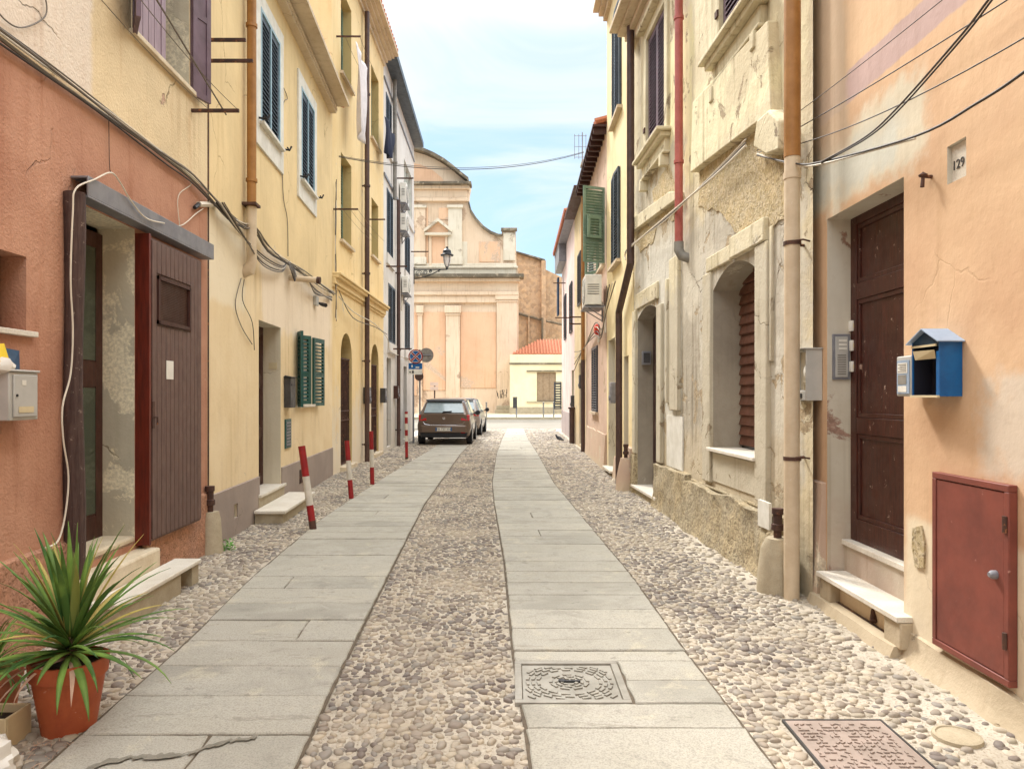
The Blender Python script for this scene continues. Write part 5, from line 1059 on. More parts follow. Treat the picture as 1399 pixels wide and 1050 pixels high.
rack(FD, 21.0, 5.3, .6, 'iron arm above the lower shutters of the grey house', h=.04); rack(FD, 22.0, 3.0, .62, 'lower iron arm left of the dark pipe on the grey house', h=.04)
rack(FD, 26.8, 3.0, .75, 'lowest iron arm near the round road sign', h=.04); rack(FD, 27.0, 6.9, .65, 'iron arm above the street lamp bracket', h=.04); rack(FD, 22.6, 8.3, .6, 'high iron arm where the dark garment hangs', h=.04)
rack(F5, 21.5, 3.9, .42, 'double iron arm on the ochre tan house', h=.04, second=(21.5, 3.7, .42)); rack(F6, 27.8, 4.55, .55, 'iron arm on the pale pink house', h=.04); rack(F6, 30.0, 6.2, .5, 'upper iron arm near the pink house eave', h=.04)
# laundry
def hang(F, y0, y1, d, zt, zb, lab, mat, name='bedsheet', cat='laundry', taper=.5, seed=1):
    nu, nv = 24, 20; mb = MB(); vs = []; r_ = random.Random(seed)
    for j in range(nv+1):
        v = j/nv; wv = 1-taper*v
        for i in range(nu+1):
            u = i/nu; y = y0+(y1-y0)*(.5+(u-.5)*wv+ .12*v*math.sin(3*u+seed)); dd = d+.05*math.sin(u*16+seed)*(.3+v)+.03*math.sin(u*7+v*4)
            z = zt+(zb-zt)*v*(1-.35*abs(u-.4)) ; vs.append(F.P(y, dd, z))
    fs = [(j*(nu+1)+i, j*(nu+1)+i+1, (j+1)*(nu+1)+i+1, (j+1)*(nu+1)+i) for j in range(nv) for i in range(nu)]
    mb.add(vs, fs); o = single(name, mb, mat, lab, cat, F.P((y0+y1)/2, d, zt)); md = o.modifiers.new('s', 'SOLIDIFY'); md.thickness = .004; return o
hang(FC, 15.1, 16.35, .36, 8.9, 7.0, 'white sheet hanging high on the yellow house', M['cloth'])
hang(FC, 19.0, 20.4, .3, 8.85, 7.9, 'dark navy garment hanging where the yellow house meets the grey one', M['clothdk'], 'garment', taper=.7, seed=4)
# red alarm box
t = thing('alarm_box', F4.P(17.9, 0, 3.0), 'round red alarm on the pinkish tan house', 'alarm'); mb = MB(); mb.lathe([(0, 0), (.13, 0), (.13, -.06), (.08, -.1), (0, -.1)], F4.P(17.2, .02, 3.15), 16, ax='x'); obj('dome', mb, flat('red_plastic', C('d63a2c'), .4), t); mb = MB(); mb.fbox(F4, 17.1, 17.3, 0, .03, 2.85, 2.98); obj('base', mb, M['whiteplastic'], t)
# small meter boxes
for F, y, z, lab, mt_ in ((FC, 20.1, 1.6, 'twin dark meter boxes beside the second arched doorway', 'greydark'), (FC, 17.85, 1.6, 'dark meter box left of the second arched doorway behind the pipe', 'greydark'), (F3, 14.1, 1.65, 'grey meter box beside the recessed door of the yellow house', 'steel'), (F5, 21.4, 2.0, 'dark meter box on the ochre tan house', 'greydark'), (F6, 25.2, 1.4, 'dark meter box on the pink house', 'greydark'), (FD, 22.6, 1.7, 'brown letter box between the grey house door and dark pipe', 'brownwood')):
    t = thing('meter_box', F.P(y, 0, z), lab, 'meter box'); mb = MB(); mb.fbox(F, y-.14, y+.14, .001, .14, z-.2, z+.2); obj('housing', mb, M[mt_], t, bev=.01)
    mb = MB(); mb.fbox(F, y-.09, y+.09, .141, .147, z-.02, z+.12); mb.lathe([(0, 0), (.05, 0), (.05, .02*F.side), (0, .02*F.side)], F.P(y, .147, z-.1), 12, ax='x'); obj('dial', mb, M['steel'], t)
# ---------- street lamp
lm = thing('street_lamp', FD.P(27.9, 0, 6.2), 'black wall lantern on a scrolled bracket at the end of the grey house', 'street lamp')
lx0 = FD.P(27.9, .0, 0)[0]; ly = 27.9; zb = 1.6+.172*ly
mb = MB(); mb.tube([(lx0, ly, zb), (lx0+1.27, ly, zb)], .022, 8); mb.box(lx0, lx0+.03, ly-.03, ly+.03, zb-.55, zb+.08)
pts = [(lx0+.04+1.0*t, ly, zb-.36+.36*t**1.6) for t in np.linspace(0, 1, 12)]; mb.tube(pts, .02, 6)
for cx, cz, r_ in ((.2, -.16, .13), (.44, -.12, .09), (.64, -.08, .06)):
    mb.tube([(lx0+cx+r_*(1-a/14)*math.cos(a), ly, zb+cz+r_*(1-a/14)*math.sin(a)) for a in np.linspace(0, 11, 34)], .013, 5)
mb.tube([(lx0+.95, ly, zb-.0), (lx0+.98, ly, zb-.1), (lx0+.93, ly, zb-.08)], .014, 5); obj('bracket', mb, M['black'], lm)
cx = lx0+1.27; mb = MB(); mb.lathe([(.03, 0), (.05, .03), (.03, .06), (.07, .1)], (cx, ly, zb), 10)
for k in range(4):
    a = math.pi/4+k*math.pi/2; mb.tube([(cx+.07*math.cos(a), ly+.07*math.sin(a), zb+.1), (cx+.15*math.cos(a), ly+.15*math.sin(a), zb+.28), (cx+.17*math.cos(a), ly+.17*math.sin(a), zb+.52)], .012, 5)
mb.lathe([(.25, .52), (.25, .56), (.17, .60), (.15, .72), (.08, .78), (.05, .80), (.05, .86), (0, .87)], (cx, ly, zb), 4*4); obj('lantern_frame', mb, M['black'], lm)
mb = MB(); mb.lathe([(.06, .1), (.13, .28), (.155, .52)], (cx, ly, zb), 12); obj('lamp_glass', mb, M['lampglass'], lm)
# ---------- road signs
sg = thing('road_sign', (-3.3, 24.5, 0), 'round no stopping sign above a blue tow away panel on a grey pole', 'road sign')
mb = MB(); mb.tube([(-3.3, 24.5, 0), (-3.3, 24.5, 3.1)], .03, 10); obj('pole', mb, M['steel'], sg)
cz = 1.6+.053*24.5; cx_, cy_ = -3.22, 24.44
def disc(c, r, y, n=32): mb = MB(); mb.lathe([(0, 0), (r, 0), (r, .006), (0, .006)], (c[0], y, c[1]), n, ax='y'); return mb
ds = obj('disc', disc((cx_, cz), .24, cy_), M['redpost'], sg)
obj('blue_field', disc((cx_, cz), .185, cy_-.007), M['blue'], ds)
mb = MB()
for a in (math.pi/4, -math.pi/4): u = (math.cos(a), math.sin(a)); v = (-u[1], u[0]); s_, h_ = .19, .024; mb.prism([(cx_+u[0]*i*s_+v[0]*j*h_, cz+u[1]*i*s_+v[1]*j*h_) for i, j in ((-1, -1), (1, -1), (1, 1), (-1, 1))], lambda p, q, t: (p, t, q), cy_-.0155-.001*(a > 0), cy_-.0075)
obj('cross', mb, M['redpost'], ds)
mb = MB()
mb.tube([(cx_+.195*math.cos(a), cy_-.009, cz+.195*math.sin(a)) for a in np.linspace(0, 2*math.pi, 33)], .008, 4, cap=False)
for a in (math.pi/4, -math.pi/4):
    u = (math.cos(a), math.sin(a)); v = (-u[1], u[0])
    for j in (-1, 1): mb.tube([(cx_+u[0]*i*.185+v[0]*j*.03, cy_-.0165, cz+u[1]*i*.185+v[1]*j*.03) for i in (-1, 1)], .005, 4)
obj('white_edge', mb, M['white'], ds)
mb = MB(); mb.box(-3.46, -3.0, 24.46, 24.47, cz-.42, cz-.22); bp = obj('blue_panel', mb, M['blue'], sg)
mb = MB(); mb.box(-3.36, -3.32, 24.452, 24.459, cz-.36, cz-.28); mb.box(-3.22, -3.1, 24.452, 24.459, cz-.38, cz-.34); obj('symbol', mb, M['white'], bp)
mb = MB(); mb.box(-3.48, -3.0, 24.455, 24.469, cz-.6, cz-.43); wp = obj('white_panel', mb, M['white'], sg); mb = MB(); mb.box(-3.34, -3.28, 24.447, 24.454, cz-.56, cz-.47); mb.box(-3.43, -3.38, 24.447, 24.454, cz-.54, cz-.5); obj('symbol', mb, M['greydark'], wp)
sg = thing('road_sign', (-3.02, 25.4, 0), 'round road sign seen from its grey brown back behind the no stopping sign', 'road sign')
mb = MB(); mb.tube([(-3.2, 25.42, 0), (-3.2, 25.42, 3.2)], .028, 10); obj('pole', mb, M['steel'], sg)
mb = disc((-2.97, 1.6+.055*25.4), .25, 25.38); obj('disc', mb, M['pipegrey'], sg); mb = MB(); mb.tube([(-3.2, 25.36, 3.0), (-2.8, 25.36, 3.0)], .015, 6); obj('clamp', mb, M['steel'], sg)
mb = disc((-3.22, 1.6+.026*25.4), .15, 25.37); obj('disc', mb, M['pipebrown'], sg)
t = thing('road_sign', (-5.2, 49.2, .13), 'small brown direction sign far away in front of the church', 'road sign'); mb = MB(); mb.tube([(-5.2, 49.2, .13), (-5.2, 49.2, 2.3)], .05, 8); obj('pole', mb, M['iron'], t)
for z in (1.95, 2.25): mb = MB(); mb.box(-5.5, -4.95, 49.12, 49.15, z, z+.24); obj('panel', mb, M['pinktan'], t)
# ---------- striped posts
def post(b0, b1, bands, lab, r=.038):
    t = thing('striped_post', b0, lab, 'post', 'red and white posts along the left strip'); b0, b1 = Vector(b0), Vector(b1)
    for i, (f0, f1, col) in enumerate(bands):
        mb = MB(); mb.tube([b0.lerp(b1, f0), b0.lerp(b1, f1)], r, 14); obj('band', mb, M[{'r': 'redpost', 'w': 'whitepost', 'k': 'iron'}[col]], t)
post((-2.35, 8.66, 0), (-2.50, 8.70, 1.0), ((0, .12, 'k'), (.12, .30, 'r'), (.301, .64, 'w'), (.641, 1, 'r')), 'nearest leaning striped post beside the white doorstep', .042)
post((-2.48, 11.3, 0), (-2.56, 11.35, .9), ((0, .33, 'r'), (.331, .66, 'w'), (.661, 1, 'r')), 'second striped post, in front of the arched gate')
post((-2.5, 13.1, 0), (-2.52, 13.1, .96), ((0, .33, 'r'), (.331, .66, 'w'), (.661, 1, 'r')), 'third striped post, before the brown drainpipe')
post((-2.62, 18.2, 0), (-2.63, 18.2, 1.2), ((0, .06, 'k'), (.06, .38, 'r'), (.381, .5, 'w'), (.501, .62, 'r'), (.621, .75, 'w'), (.751, .88, 'r'), (.881, .95, 'w'), (.951, 1, 'r')), 'farthest striped post with narrow bands, near the brown car')
# ---------- far posts and bin
for x, lab in ((-1.72, 'thin grey post right of the parked cars at the far kerb'), (8.6*.05*4.9+0, 'thin grey post under the brown annex window at the far kerb'), (2.8, 'thin pale post at the right end of the far kerb')):
    t = single('bollard', (lambda mb: (mb.tube([(x, 49.1, .1), (x, 49.1, 1.1)], .05, 8), mb.lathe([(.06, 0), (.07, .03), (0, .08)], (x, 49.1, 1.1), 8), mb)[2])(MB()), M['pipegrey'], lab, 'bollard', (x, 49.1, .13), 'posts along the far kerb')
t = thing('litter_bin', (.3, 49.1, .13), 'grey litter bin on a post in front of the yellow annex', 'litter bin')
mb = MB(); mb.tube([(.3, 49.1, .1), (.3, 49.1, 1.3)], .045, 8); obj('pole', mb, M['steel'], t); mb = MB(); mb.box(.06, .34, 48.85, 49.04, .75, 1.42); obj('body', mb, M['greydark'], t, bev=.04); mb = MB(); mb.box(.04, .36, 48.83, 49.06, 1.425, 1.5); obj('lid', mb, M['greydark'], t, bev=.02)
# ---------- manhole covers
t = thing('manhole_cover', (.32, 4.06, 0), 'square steel cover with round ringed pattern set in the right paving strip', 'manhole cover')
x0, x1, y0, y1 = MHOLE[0], MHOLE[1], 3.765, 4.355
mb = MB()
for a in ((x0, x1, y0, y0+.04), (x0, x1, y1-.04, y1), (x0, x0+.04, y0+.04, y1-.04), (x1-.04, x1, y0+.04, y1-.04)): mb.box(a[0], a[1], a[2], a[3], -.04, .023)
obj('frame', mb, M['cast'], t, bev=.003)
mb = MB(); mb.box(x0+.044, x1-.044, y0+.044, y1-.044, -.04, .012); cx, cy = (x0+x1)/2, (y0+y1)/2
for k, r_ in enumerate((.035, .065, .095, .165, .195, .225, .25, .29, .32)):
    n = max(8, int(r_*95))
    for i in range(n):
        a0 = 2*math.pi*(i+(k % 2)*.5)/n; a1 = a0+2*math.pi/n*.66; pts = [(cx+rr_*math.cos(a), cy+rr_*math.sin(a)) for rr_, a in ((r_, a0), (r_+.017, a0), (r_+.017, a1), (r_, a1))]
        if all(x0+.055 < p[0] < x1-.055 and y0+.055 < p[1] < y1-.055 for p in pts): mb.prism(pts, lambda p, q, u: (p, q, u), .0115, .019)
obj('plate', mb, M['cast'], t, smooth=False)
mb = MB(); mb.box(cx-.03, cx+.04, cy-.008, cy+.008, .012, .021); mb.lathe([(0, 0), (.02, 0), (.02, .01), (0, .01)], (cx-.04, cy+.005, .012), 10); mb.lathe([(0, 0), (.012, 0), (.012, .01), (0, .01)], (cx+.05, cy, .012), 10); obj('keyhole', mb, M['black'], t)
t = thing('manhole_cover', (1.56, 3.34, 0), 'brownish rectangular cover with raised dashes among the cobbles at the lower right', 'manhole cover')
mb = MB(); mb.box(MH2[0], MH2[1], MH2[2], MH2[3], -.04, .012); rr = random.Random(9)
for i in range(14):
    for j in range(14):
        if rr.random() < .25: continue
        x = MH2[0]+.035+i*.0295+rr.uniform(-.004, .004); y = MH2[2]+.03+j*.031; a = rr.choice((0, .6, -.6, 1.5)); u = (math.cos(a)*.012, math.sin(a)*.012); v = (-u[1]*.35, u[0]*.35)
        mb.prism([(x+u[0]*p+v[0]*q, y+u[1]*p+v[1]*q) for p, q in ((-1, -1), (1, -1), (1, 1), (-1, 1))], lambda p, q, s_: (p, q, s_), .0115, .018)
obj('plate', mb, paint('brown_cast_plate', C('a09086'), C('8c7e74'), .7, .0), t, smooth=False)
mb = MB(); e = .012
for a in ((MH2[0]-e, MH2[1]+e, MH2[2]-e, MH2[2]-.002), (MH2[0]-e, MH2[1]+e, MH2[3]+.002, MH2[3]+e), (MH2[0]-e, MH2[0]-.002, MH2[2]-.002, MH2[3]+.002), (MH2[1]+.002, MH2[1]+e, MH2[2]-.002, MH2[3]+.002)): mb.box(*a, -.04, .014)
obj('frame', mb, M['greydark'], t)
mb = MB(); mb.lathe([(.11, -.01), (.105, .016), (.09, .02), (.085, .014), (0, .014)], (2.08, 3.42, 0), 24); single('drain_cap', mb, M['concrete'], 'small round concrete cap beside the brown manhole cover', 'drain cap', (2.08, 3.42, 0))
# ================================================================ cables
def cable(name, lab, mats, paths, group=None, r=.007):
    b = paths[0][0]; t = thing(name, tuple(b), lab, 'cable', group)
    for p, mt_, rr_ in [(q if isinstance(q, tuple) and isinstance(q[1], str) else (q, mats, r)) for q in [(x[0], x[1], x[2]) if isinstance(x, tuple) else x for x in paths[1:]]]:
        pass
    return t
def wires(name, lab, items, cat='cable', group=None):
    t = thing(name, tuple(items[0][0][0]), lab, cat, group)
    for pts, mt_, r in items: mb = MB(); mb.tube(pts, r, 6); obj('strand', mb, M[mt_], t)
    return t
def smooth_pts(pts, n=6):
    pts = [Vector(p) for p in pts]; out = []
    for i in range(len(pts)-1):
        p0 = pts[max(0, i-1)]; p1 = pts[i]; p2 = pts[i+1]; p3 = pts[min(len(pts)-1, i+2)]
        for k in range(n):
            t = k/n; out.append(.5*((2*p1)+(p2-p0)*t+(2*p0-5*p1+4*p2-p3)*t*t+(3*p1-p0-3*p2+p3)*t**3))
    out.append(pts[-1]); return out
def onw(F, pxs, d=.03): return smooth_pts([F.P(F.at(a, b_, d)[0], d, F.at(a, b_, d)[1]) for a, b_ in pxs])
it = []
for i, (dz, d, mt_, r) in enumerate(((0, .03, 'wire', .012), (.03, .04, 'wirelight', .007), (-.03, .035, 'wiredk', .007), (.055, .03, 'wire', .006), (.015, .06, 'wire', .009))):
    pts = [FA.P(y, d, 3.68+dz+.012*math.sin(y*2.3+i)) for y in np.arange(-1, 7.3, .5)]+[FA.P(7.48, d+.02, 3.6+dz)]
    pts += [FB.P(y, d+.02, z+dz*.8+.02*math.sin(y*3+i)) for y, z in ((8.0, 3.55), (8.6, 3.57), (8.97, 3.66), (9.6, 3.52), (10.6, 3.52), (11.8, 3.56), (13.2, 3.58), (14.5, 3.6))]
    it.append((smooth_pts(pts, 3), mt_, r))
wires('cable_bundle', 'grey bundle of cables running along the joint of terracotta and yellow paint', it)
it = []
for i in range(5):
    o_ = i*.02; it.append((smooth_pts([FB.P(7.6, .06+o_, 3.6), FB.P(8.3, .08+o_, 3.45-o_), FB.P(9.2, .10, 3.36-o_*1.5), FB.P(10.2, .09, 3.40-o_), FB.P(10.8, .06, 3.56), FB.P(11.6, .09+o_, 3.5-o_), FB.P(12.6, .08, 3.42-o_), FB.P(14.3, .05, 3.45+o_)], 5), ('wiredk', 'wire', 'wirelight')[i % 3], .008))
for i in range(7): 
    rr = random.Random(i); a = rr.uniform(-.12, .12); it.append((smooth_pts([FB.P(10.8, .05, 3.58), FB.P(10.75+a, .10, 3.45), FB.P(10.85+a*.5, .13, 3.33+rr.uniform(-.05, .05)), FB.P(10.9-a, .09, 3.48), FB.P(10.95, .05, 3.56)]), ('wiredk', 'wire')[i % 2], .01))
wires('cable_bundle', 'sagging tangle of dark cables knotted above the cream doorway', it)
it = [(onw(FB, [(330, 380), (322, 415), (330, 445), (345, 470)], .02), 'wire', .006), (onw(FB, [(334, 382), (332, 410), (345, 440), (348, 478)], .03), 'wiredk', .005)]
wires('loose_wire', 'two loose wires dangling from the cut off cream pipe', it)
wires('loose_wire', 'thin vertical wire between the two white framed windows', [(onw(FB, [(388, 120), (393, 135), (387, 150), (387, 260), (393, 300), (394, 350)], .015), 'wire', .006)])
wires('loose_wire', 'white cord looping over the door post and down the terracotta wall', [(onw(FA, [(225, 305), (200, 298), (180, 275), (165, 250), (152, 236), (130, 245), (104, 258), (100, 290), (97, 380), (100, 450), (97, 510), (86, 555), (87, 600), (94, 650), (90, 700), (80, 738), (62, 748)], .14), 'wirelight', .006),
     (onw(FA, [(152, 236), (150, 222), (149, 150)], .02), 'wiredk', .003), (onw(FA, [(225, 305), (248, 308), (268, 292), (278, 285)], .03), 'wirelight', .005), (onw(FA, [(246, 228), (262, 250), (244, 268), (246, 308)], .02), 'wirelight', .004)])
wires('loose_wire', 'thin wire loop on the pale patch at the upper left', [(onw(FA, [(-20, -10), (5, 25), (30, 38), (60, 25), (64, 5), (55, -20)], .02), 'wire', .005)])
wires('conduit', 'short cream conduit joining the cables at the terracotta corner', [([FA.P(7.2, .03, 3.48), FB.P(7.75, .03, 3.62)], 'wirelight', .03), ([FA.P(7.1, .03, 3.42), FA.P(7.22, .03, 3.49)], 'black', .02)], 'conduit')
wires('clothesline', 'steel line running past the sill of the plum shuttered window', [([FA.P(5.2, .25, 4.85), FA.P(7.2, .3, 4.36)], 'wire', .008)], 'clothesline')
wires('cable_bundle', 'tangled cables climbing the joint between cream and yellow houses', [(smooth_pts([FC.P(14.75+.05*math.sin(i+k), .05, 5.9-k*.35+.03*i) for k in range(9)], 3), ('wire', 'wirelight', 'wiredk')[i], .008) for i in range(3)])
wires('cable_bundle', 'pale cable following the cornice moulding of the yellow house', [(smooth_pts([FC.P(14.8, .1, 3.6), FC.P(16, .14, 3.42), FC.P(18.2, .18, 3.38), FC.P(20.4, .12, 3.2), FD.P(21.2, .08, 2.9), FD.P(23.6, .1, 2.85), FD.P(26, .1, 2.8)], 4), 'wirelight', .012), (smooth_pts([FC.P(14.8, .1, 3.72), FC.P(16, .12, 3.3), FC.P(18.2, .2, 3.3), FC.P(20.4, .12, 3.3)], 4), 'wire', .01)])
wires('overhead_cable', 'dark cable spanning the street high up against the sky', [(sag((-3.5, 14.8, 6.42), (1.95, 19.9, 8.2), .35, 20), 'wiredk', .009), (sag((-3.5, 14.8, 6.44), (1.95, 19.9, 8.22), .33, 20), 'wiredk', .006)])
P1 = lambda px, py, y: ((px-700)/1000*y, y, 1.6-(py-540)/1000*y)
wires('overhead_cable', 'thick brown cable sagging across the peach wall to the right', [(smooth_pts([P1(1035, 212, 6.7), P1(1085, 223, 5.75), P1(1123, 221, 5.3), P1(1251, 186, 4.15), P1(1337, 140, 3.6), P1(1399, 99, 3.25), P1(1500, 20, 2.8)]), 'wiredk', .0075), (smooth_pts([P1(1035, 210, 6.7), P1(1085, 225, 5.77), P1(1123, 224, 5.35), P1(1251, 189, 4.2)]), 'wirelight', .008)])
wires('overhead_cable', 'pair of dark cables rising steeply over the house number', [(smooth_pts([P1(1123, 221, 5.3), P1(1180, 189, 4.5), P1(1223, 151, 4.0), P1(1309, 54, 3.2), P1(1351, 0, 2.9), P1(1420, -90, 2.5)]), 'wiredk', .0055), (smooth_pts([P1(1123, 223, 5.32), P1(1183, 190, 4.52), P1(1228, 151, 4.02), P1(1314, 54, 3.22), P1(1356, 0, 2.92), P1(1425, -90, 2.52)]), 'wiredk', .005)])
wires('overhead_cable', 'upper thin cable rising across the mauve band', [(sag(P1(1035, 205, 6.7), P1(1420, -28, 3.3), .03), 'wiredk', .004)])
wires('overhead_cable', 'middle thin cable between the thick one and the mauve band', [(sag(P1(1035, 208, 6.7), P1(1420, 40, 3.2), .10), 'wiredk', .004)])
wires('overhead_cable', 'thinnest wire along the mauve band', [(sag(P1(1040, 190, 6.6), P1(1320, -26, 3.7), .02), 'wiredk', .0028)])
wires('cable_bundle', 'pale cables running across the weathered facade behind the red pipe', [(smooth_pts([F2.P(6.75, .14, 3.9+i*.03), F2.P(7.8, .10, 3.93+i*.02), F2.P(9.5, .17, 3.92-i*.02), F2.P(12.2, .12, 4.02+i*.02), F2.P(12.4, .12, 3.9)], 5), ('wirelight', 'wire')[i % 2], .012-.003*i) for i in range(3)])
wires('cable_bundle', 'knot of cables below the cream air conditioner', [(smooth_pts([F3.P(13.8+.2*i, .08+.03*i, 3.75), F3.P(14.6, .14, 3.3+.1*i), F3.P(15.6, .12, 3.0-.05*i), F4.P(17.2, .1, 3.3-.1*i), F4.P(20.4, .1, 2.9), F5.P(23.5, .1, 3.0-.2*i)], 4), ('wire', 'wirelight', 'wiredk')[i % 3], .012) for i in range(4)])
an_ = thing('antenna', (1.95, 20.4, 7.6), 'thin television antenna on the roof edge at the right', 'antenna'); mb = MB(); mb.tube([(1.98, 20.6, 7.4), (1.98, 20.6, 9.0)], .015, 6); obj('mast', mb, M['steel'], an_)
mb = MB(); 
for z in (8.3, 8.6, 8.9): mb.tube([(1.75, 20.6, z), (2.1, 20.6, z)], .008, 4)
for x in (1.76, 1.88, 2.08): mb.tube([(x, 20.6, 8.25), (x, 20.6, 8.95)], .007, 4)
obj('rods', mb, M['steel'], an_)
# ================================================================ potted plants
def blade(mb, base, az, el0, L, w, droop, r_, twist=0):
    n = 9; p = Vector(base); el = el0; v = []; d0 = Vector((math.cos(az), math.sin(az), 0)); bend = r_.uniform(-.05, .05)
    for i in range(n+1):
        t = i/n; side = Vector((-math.sin(az), math.cos(az), 0)); dirv = d0*math.cos(el)+Vector((0, 0, math.sin(el))); nrm = side.cross(dirv)
        ww = w*(.75+.5*t if t < .35 else .925*(1-((t-.35)/.65)**1.8)+.02)
        v += [p-side*ww-nrm*ww*-.35, p+nrm*-ww*.0, p+side*ww-nrm*ww*-.35]
        az += bend; d0 = Vector((math.cos(az), math.sin(az), 0)); p = p+dirv*(L/n); el -= droop/n*(.4+1.2*t)
    fs = []
    for i in range(n):
        for j in (0, 1): a = i*3+j; fs.append((a, a+1, a+4, a+3))
    mb.add(v, fs)
def pot(mb, c, r0, r1, h):
    mb.lathe([(0, 0), (r0, 0), (r1*.93, h*.76), (r1*.94, h*.78), (r1*1.0, h*.78), (r1*1.03, h), (r1*.94, h), (r1*.9, h*.85), (0, h*.85)], c, 36)
yx, yy = -2.13, 3.52; py_ = thing('potted_yucca', (yx, yy, 0), 'spiky green yucca in a terracotta plastic pot at the lower left', 'potted plant')
mb = MB(); pot(mb, (yx, yy, 0), .115, .168, .34); obj('pot', mb, M['potred'], py_, ang=30)
mb = MB(); mb.lathe([(0, .0), (.155, .0), (0, .02)], (yx, yy, .295), 20); obj('soil', mb, M['soil'], py_)
mb = MB(); mb.tube([(yx, yy, .28), (yx+.01, yy, .36), (yx+.01, yy, .46)], [.03, .028, .024], 9); obj('trunk', mb, M['trunk'], py_)
mb = MB(); rr = random.Random(12)
for i in range(95):
    f = i/95; az = i*2.39996+rr.uniform(-.3, .3); el = R(88-f*88+rr.uniform(-8, 8)); L = rr.uniform(.40, .58)*(1-.1*f); 
    blade(mb, (yx+.01+.02*math.cos(az), yy+.02*math.sin(az), .36+.11*(1-f)), az, el, L, rr.uniform(.013, .021), rr.uniform(.1, .5)+f*.8, rr)
for i in range(5): blade(mb, (yx, yy, .36), rr.uniform(0, 6.28), R(rr.uniform(-10, 15)), rr.uniform(.3, .42), .013, 1.7, rr)
fo = obj('foliage', mb, M['leaf'], py_, ang=60); md = fo.modifiers.new('s', 'SOLIDIFY'); md.thickness = .0012
mb = MB()
for az, el, L, dr_ in ((-2.3, -.1, .42, 1.6), (-1.9, .1, .34, 1.8), (-.9, .1, .36, 1.7), (-2.7, 0, .4, 1.6)): blade(mb, (yx, yy, .345), az, el, L, .014, dr_, rr)
obj('dry_leaf', mb, M['dryleaf'], py_)
sx, sy = -2.60, 3.66; p2 = thing('potted_plant', (sx, sy, 0), 'small bushy plant in a brown pot at the very left edge', 'potted plant')
mb = MB(); pot(mb, (sx, sy, 0), .10, .135, .24); obj('pot', mb, M['tile'], p2, ang=30)
mb = MB(); mb.lathe([(0, 0), (.12, 0), (0, .02)], (sx, sy, .2), 20); obj('soil', mb, M['soil'], p2); mb = MB()
for i in range(90): f = i/90; blade(mb, (sx, sy, .22+.05*(1-f)), i*2.4, R(80-f*70), rr.uniform(.18, .34), rr.uniform(.005, .009), 1.2+f, rr)
obj('foliage', mb, M['leaf'], p2, ang=60)
# box and crumpled bag
bx_ = thing('plastic_tray', (-2.5, 3.38, 0), 'cream plastic planter box in front of the small brown pot', 'planter'); mb = MB(); x0, x1, y0, y1 = -2.75, -2.27, 3.28, 3.46
for a in ((x0, x1, y0, y0+.012), (x0, x1, y1-.012, y1), (x0, x0+.012, y0+.012, y1-.012), (x1-.012, x1, y0+.012, y1-.012)): mb.box(*a, 0, .15)
mb.box(x0+.012, x1-.012, y0+.012, y1-.012, 0, .1); obj('body', mb, M['card'], bx_, bev=.004); mb = MB(); mb.box(x0+.014, x1-.014, y0+.014, y1-.014, .101, .11); obj('soil', mb, M['soil'], bx_)
mb = MB(); n_, m_ = 26, 14; vs = []
for j in range(m_+1):
    ph_ = math.pi/2*j/m_
    for i in range(n_):
        a = 2*math.pi*i/n_; d = Vector((math.cos(a)*math.cos(ph_), math.sin(a)*math.cos(ph_), math.sin(ph_))); q = 1+.35*mnoise.noise(d*2.3+Vector((3, 1, 0)))+.16*mnoise.noise(d*6)+.08*mnoise.noise(d*13); vs.append((-2.24+d.x*.15*q, 3.08+d.y*.13*q, d.z*.17*q))
mb.add(vs, [(j*n_+i, j*n_+(i+1) % n_, (j+1)*n_+(i+1) % n_, (j+1)*n_+i) for j in range(m_) for i in range(n_)])
bg_ = thing('plastic_bag', (-2.24, 3.08, 0), 'crumpled white plastic bag in the bottom left corner', 'plastic bag'); obj('film', mb, M['whiteplastic'], bg_, ang=25); mb = MB(); mb.box(-2.33, -2.24, 3.02, 3.04, .155, .20); obj('print', mb, M['bluedk'], bg_)
# weeds
wd = MB(); rr = random.Random(2)
for i in range(70):
    a = rr.uniform(0, 6.28); r_ = rr.uniform(0, .09); x, y, z = -2.93+r_*math.cos(a), 7.55+r_*math.sin(a), rr.uniform(.01, .12)
    s_ = rr.uniform(.008, .018); u = Vector((rr.uniform(-1, 1), rr.uniform(-1, 1), rr.uniform(-.3, .6))).normalized()*s_; v = Vector((rr.uniform(-1, 1), rr.uniform(-1, 1), rr.uniform(-.3, .6))).normalized()*s_; c = Vector((x, y, z)); wd.add([c-u, c+v, c+u, c-v], [(0, 1, 2, 3)])
    if i % 5 == 0: wd.tube([(-2.93+r_*.3*math.cos(a), 7.55, 0), (x, y, z)], .002, 4)
single('weed', wd, flat('weed_green', C('5f9a3c'), .7), 'small green weed growing at the foot of the iron pipe end', 'weed', (-2.93, 7.55, 0))
def debris():
    mb = MB(); rr = random.Random(8)
    for i in range(120):
        x, y = rr.uniform(-2.2, -1.86), rr.uniform(3.1, 3.42); a = rr.uniform(0, 3.14); L = rr.uniform(.01, .05); mb.tube([(x, y, .004), (x+L*math.cos(a), y+L*math.sin(a), .012)], .0014, 3)
    tag(obj('leaf_litter', mb, M['dryleaf']), 'dry stalks and leaf bits scattered in front of the yucca pot', 'litter', kind='stuff')
debris()
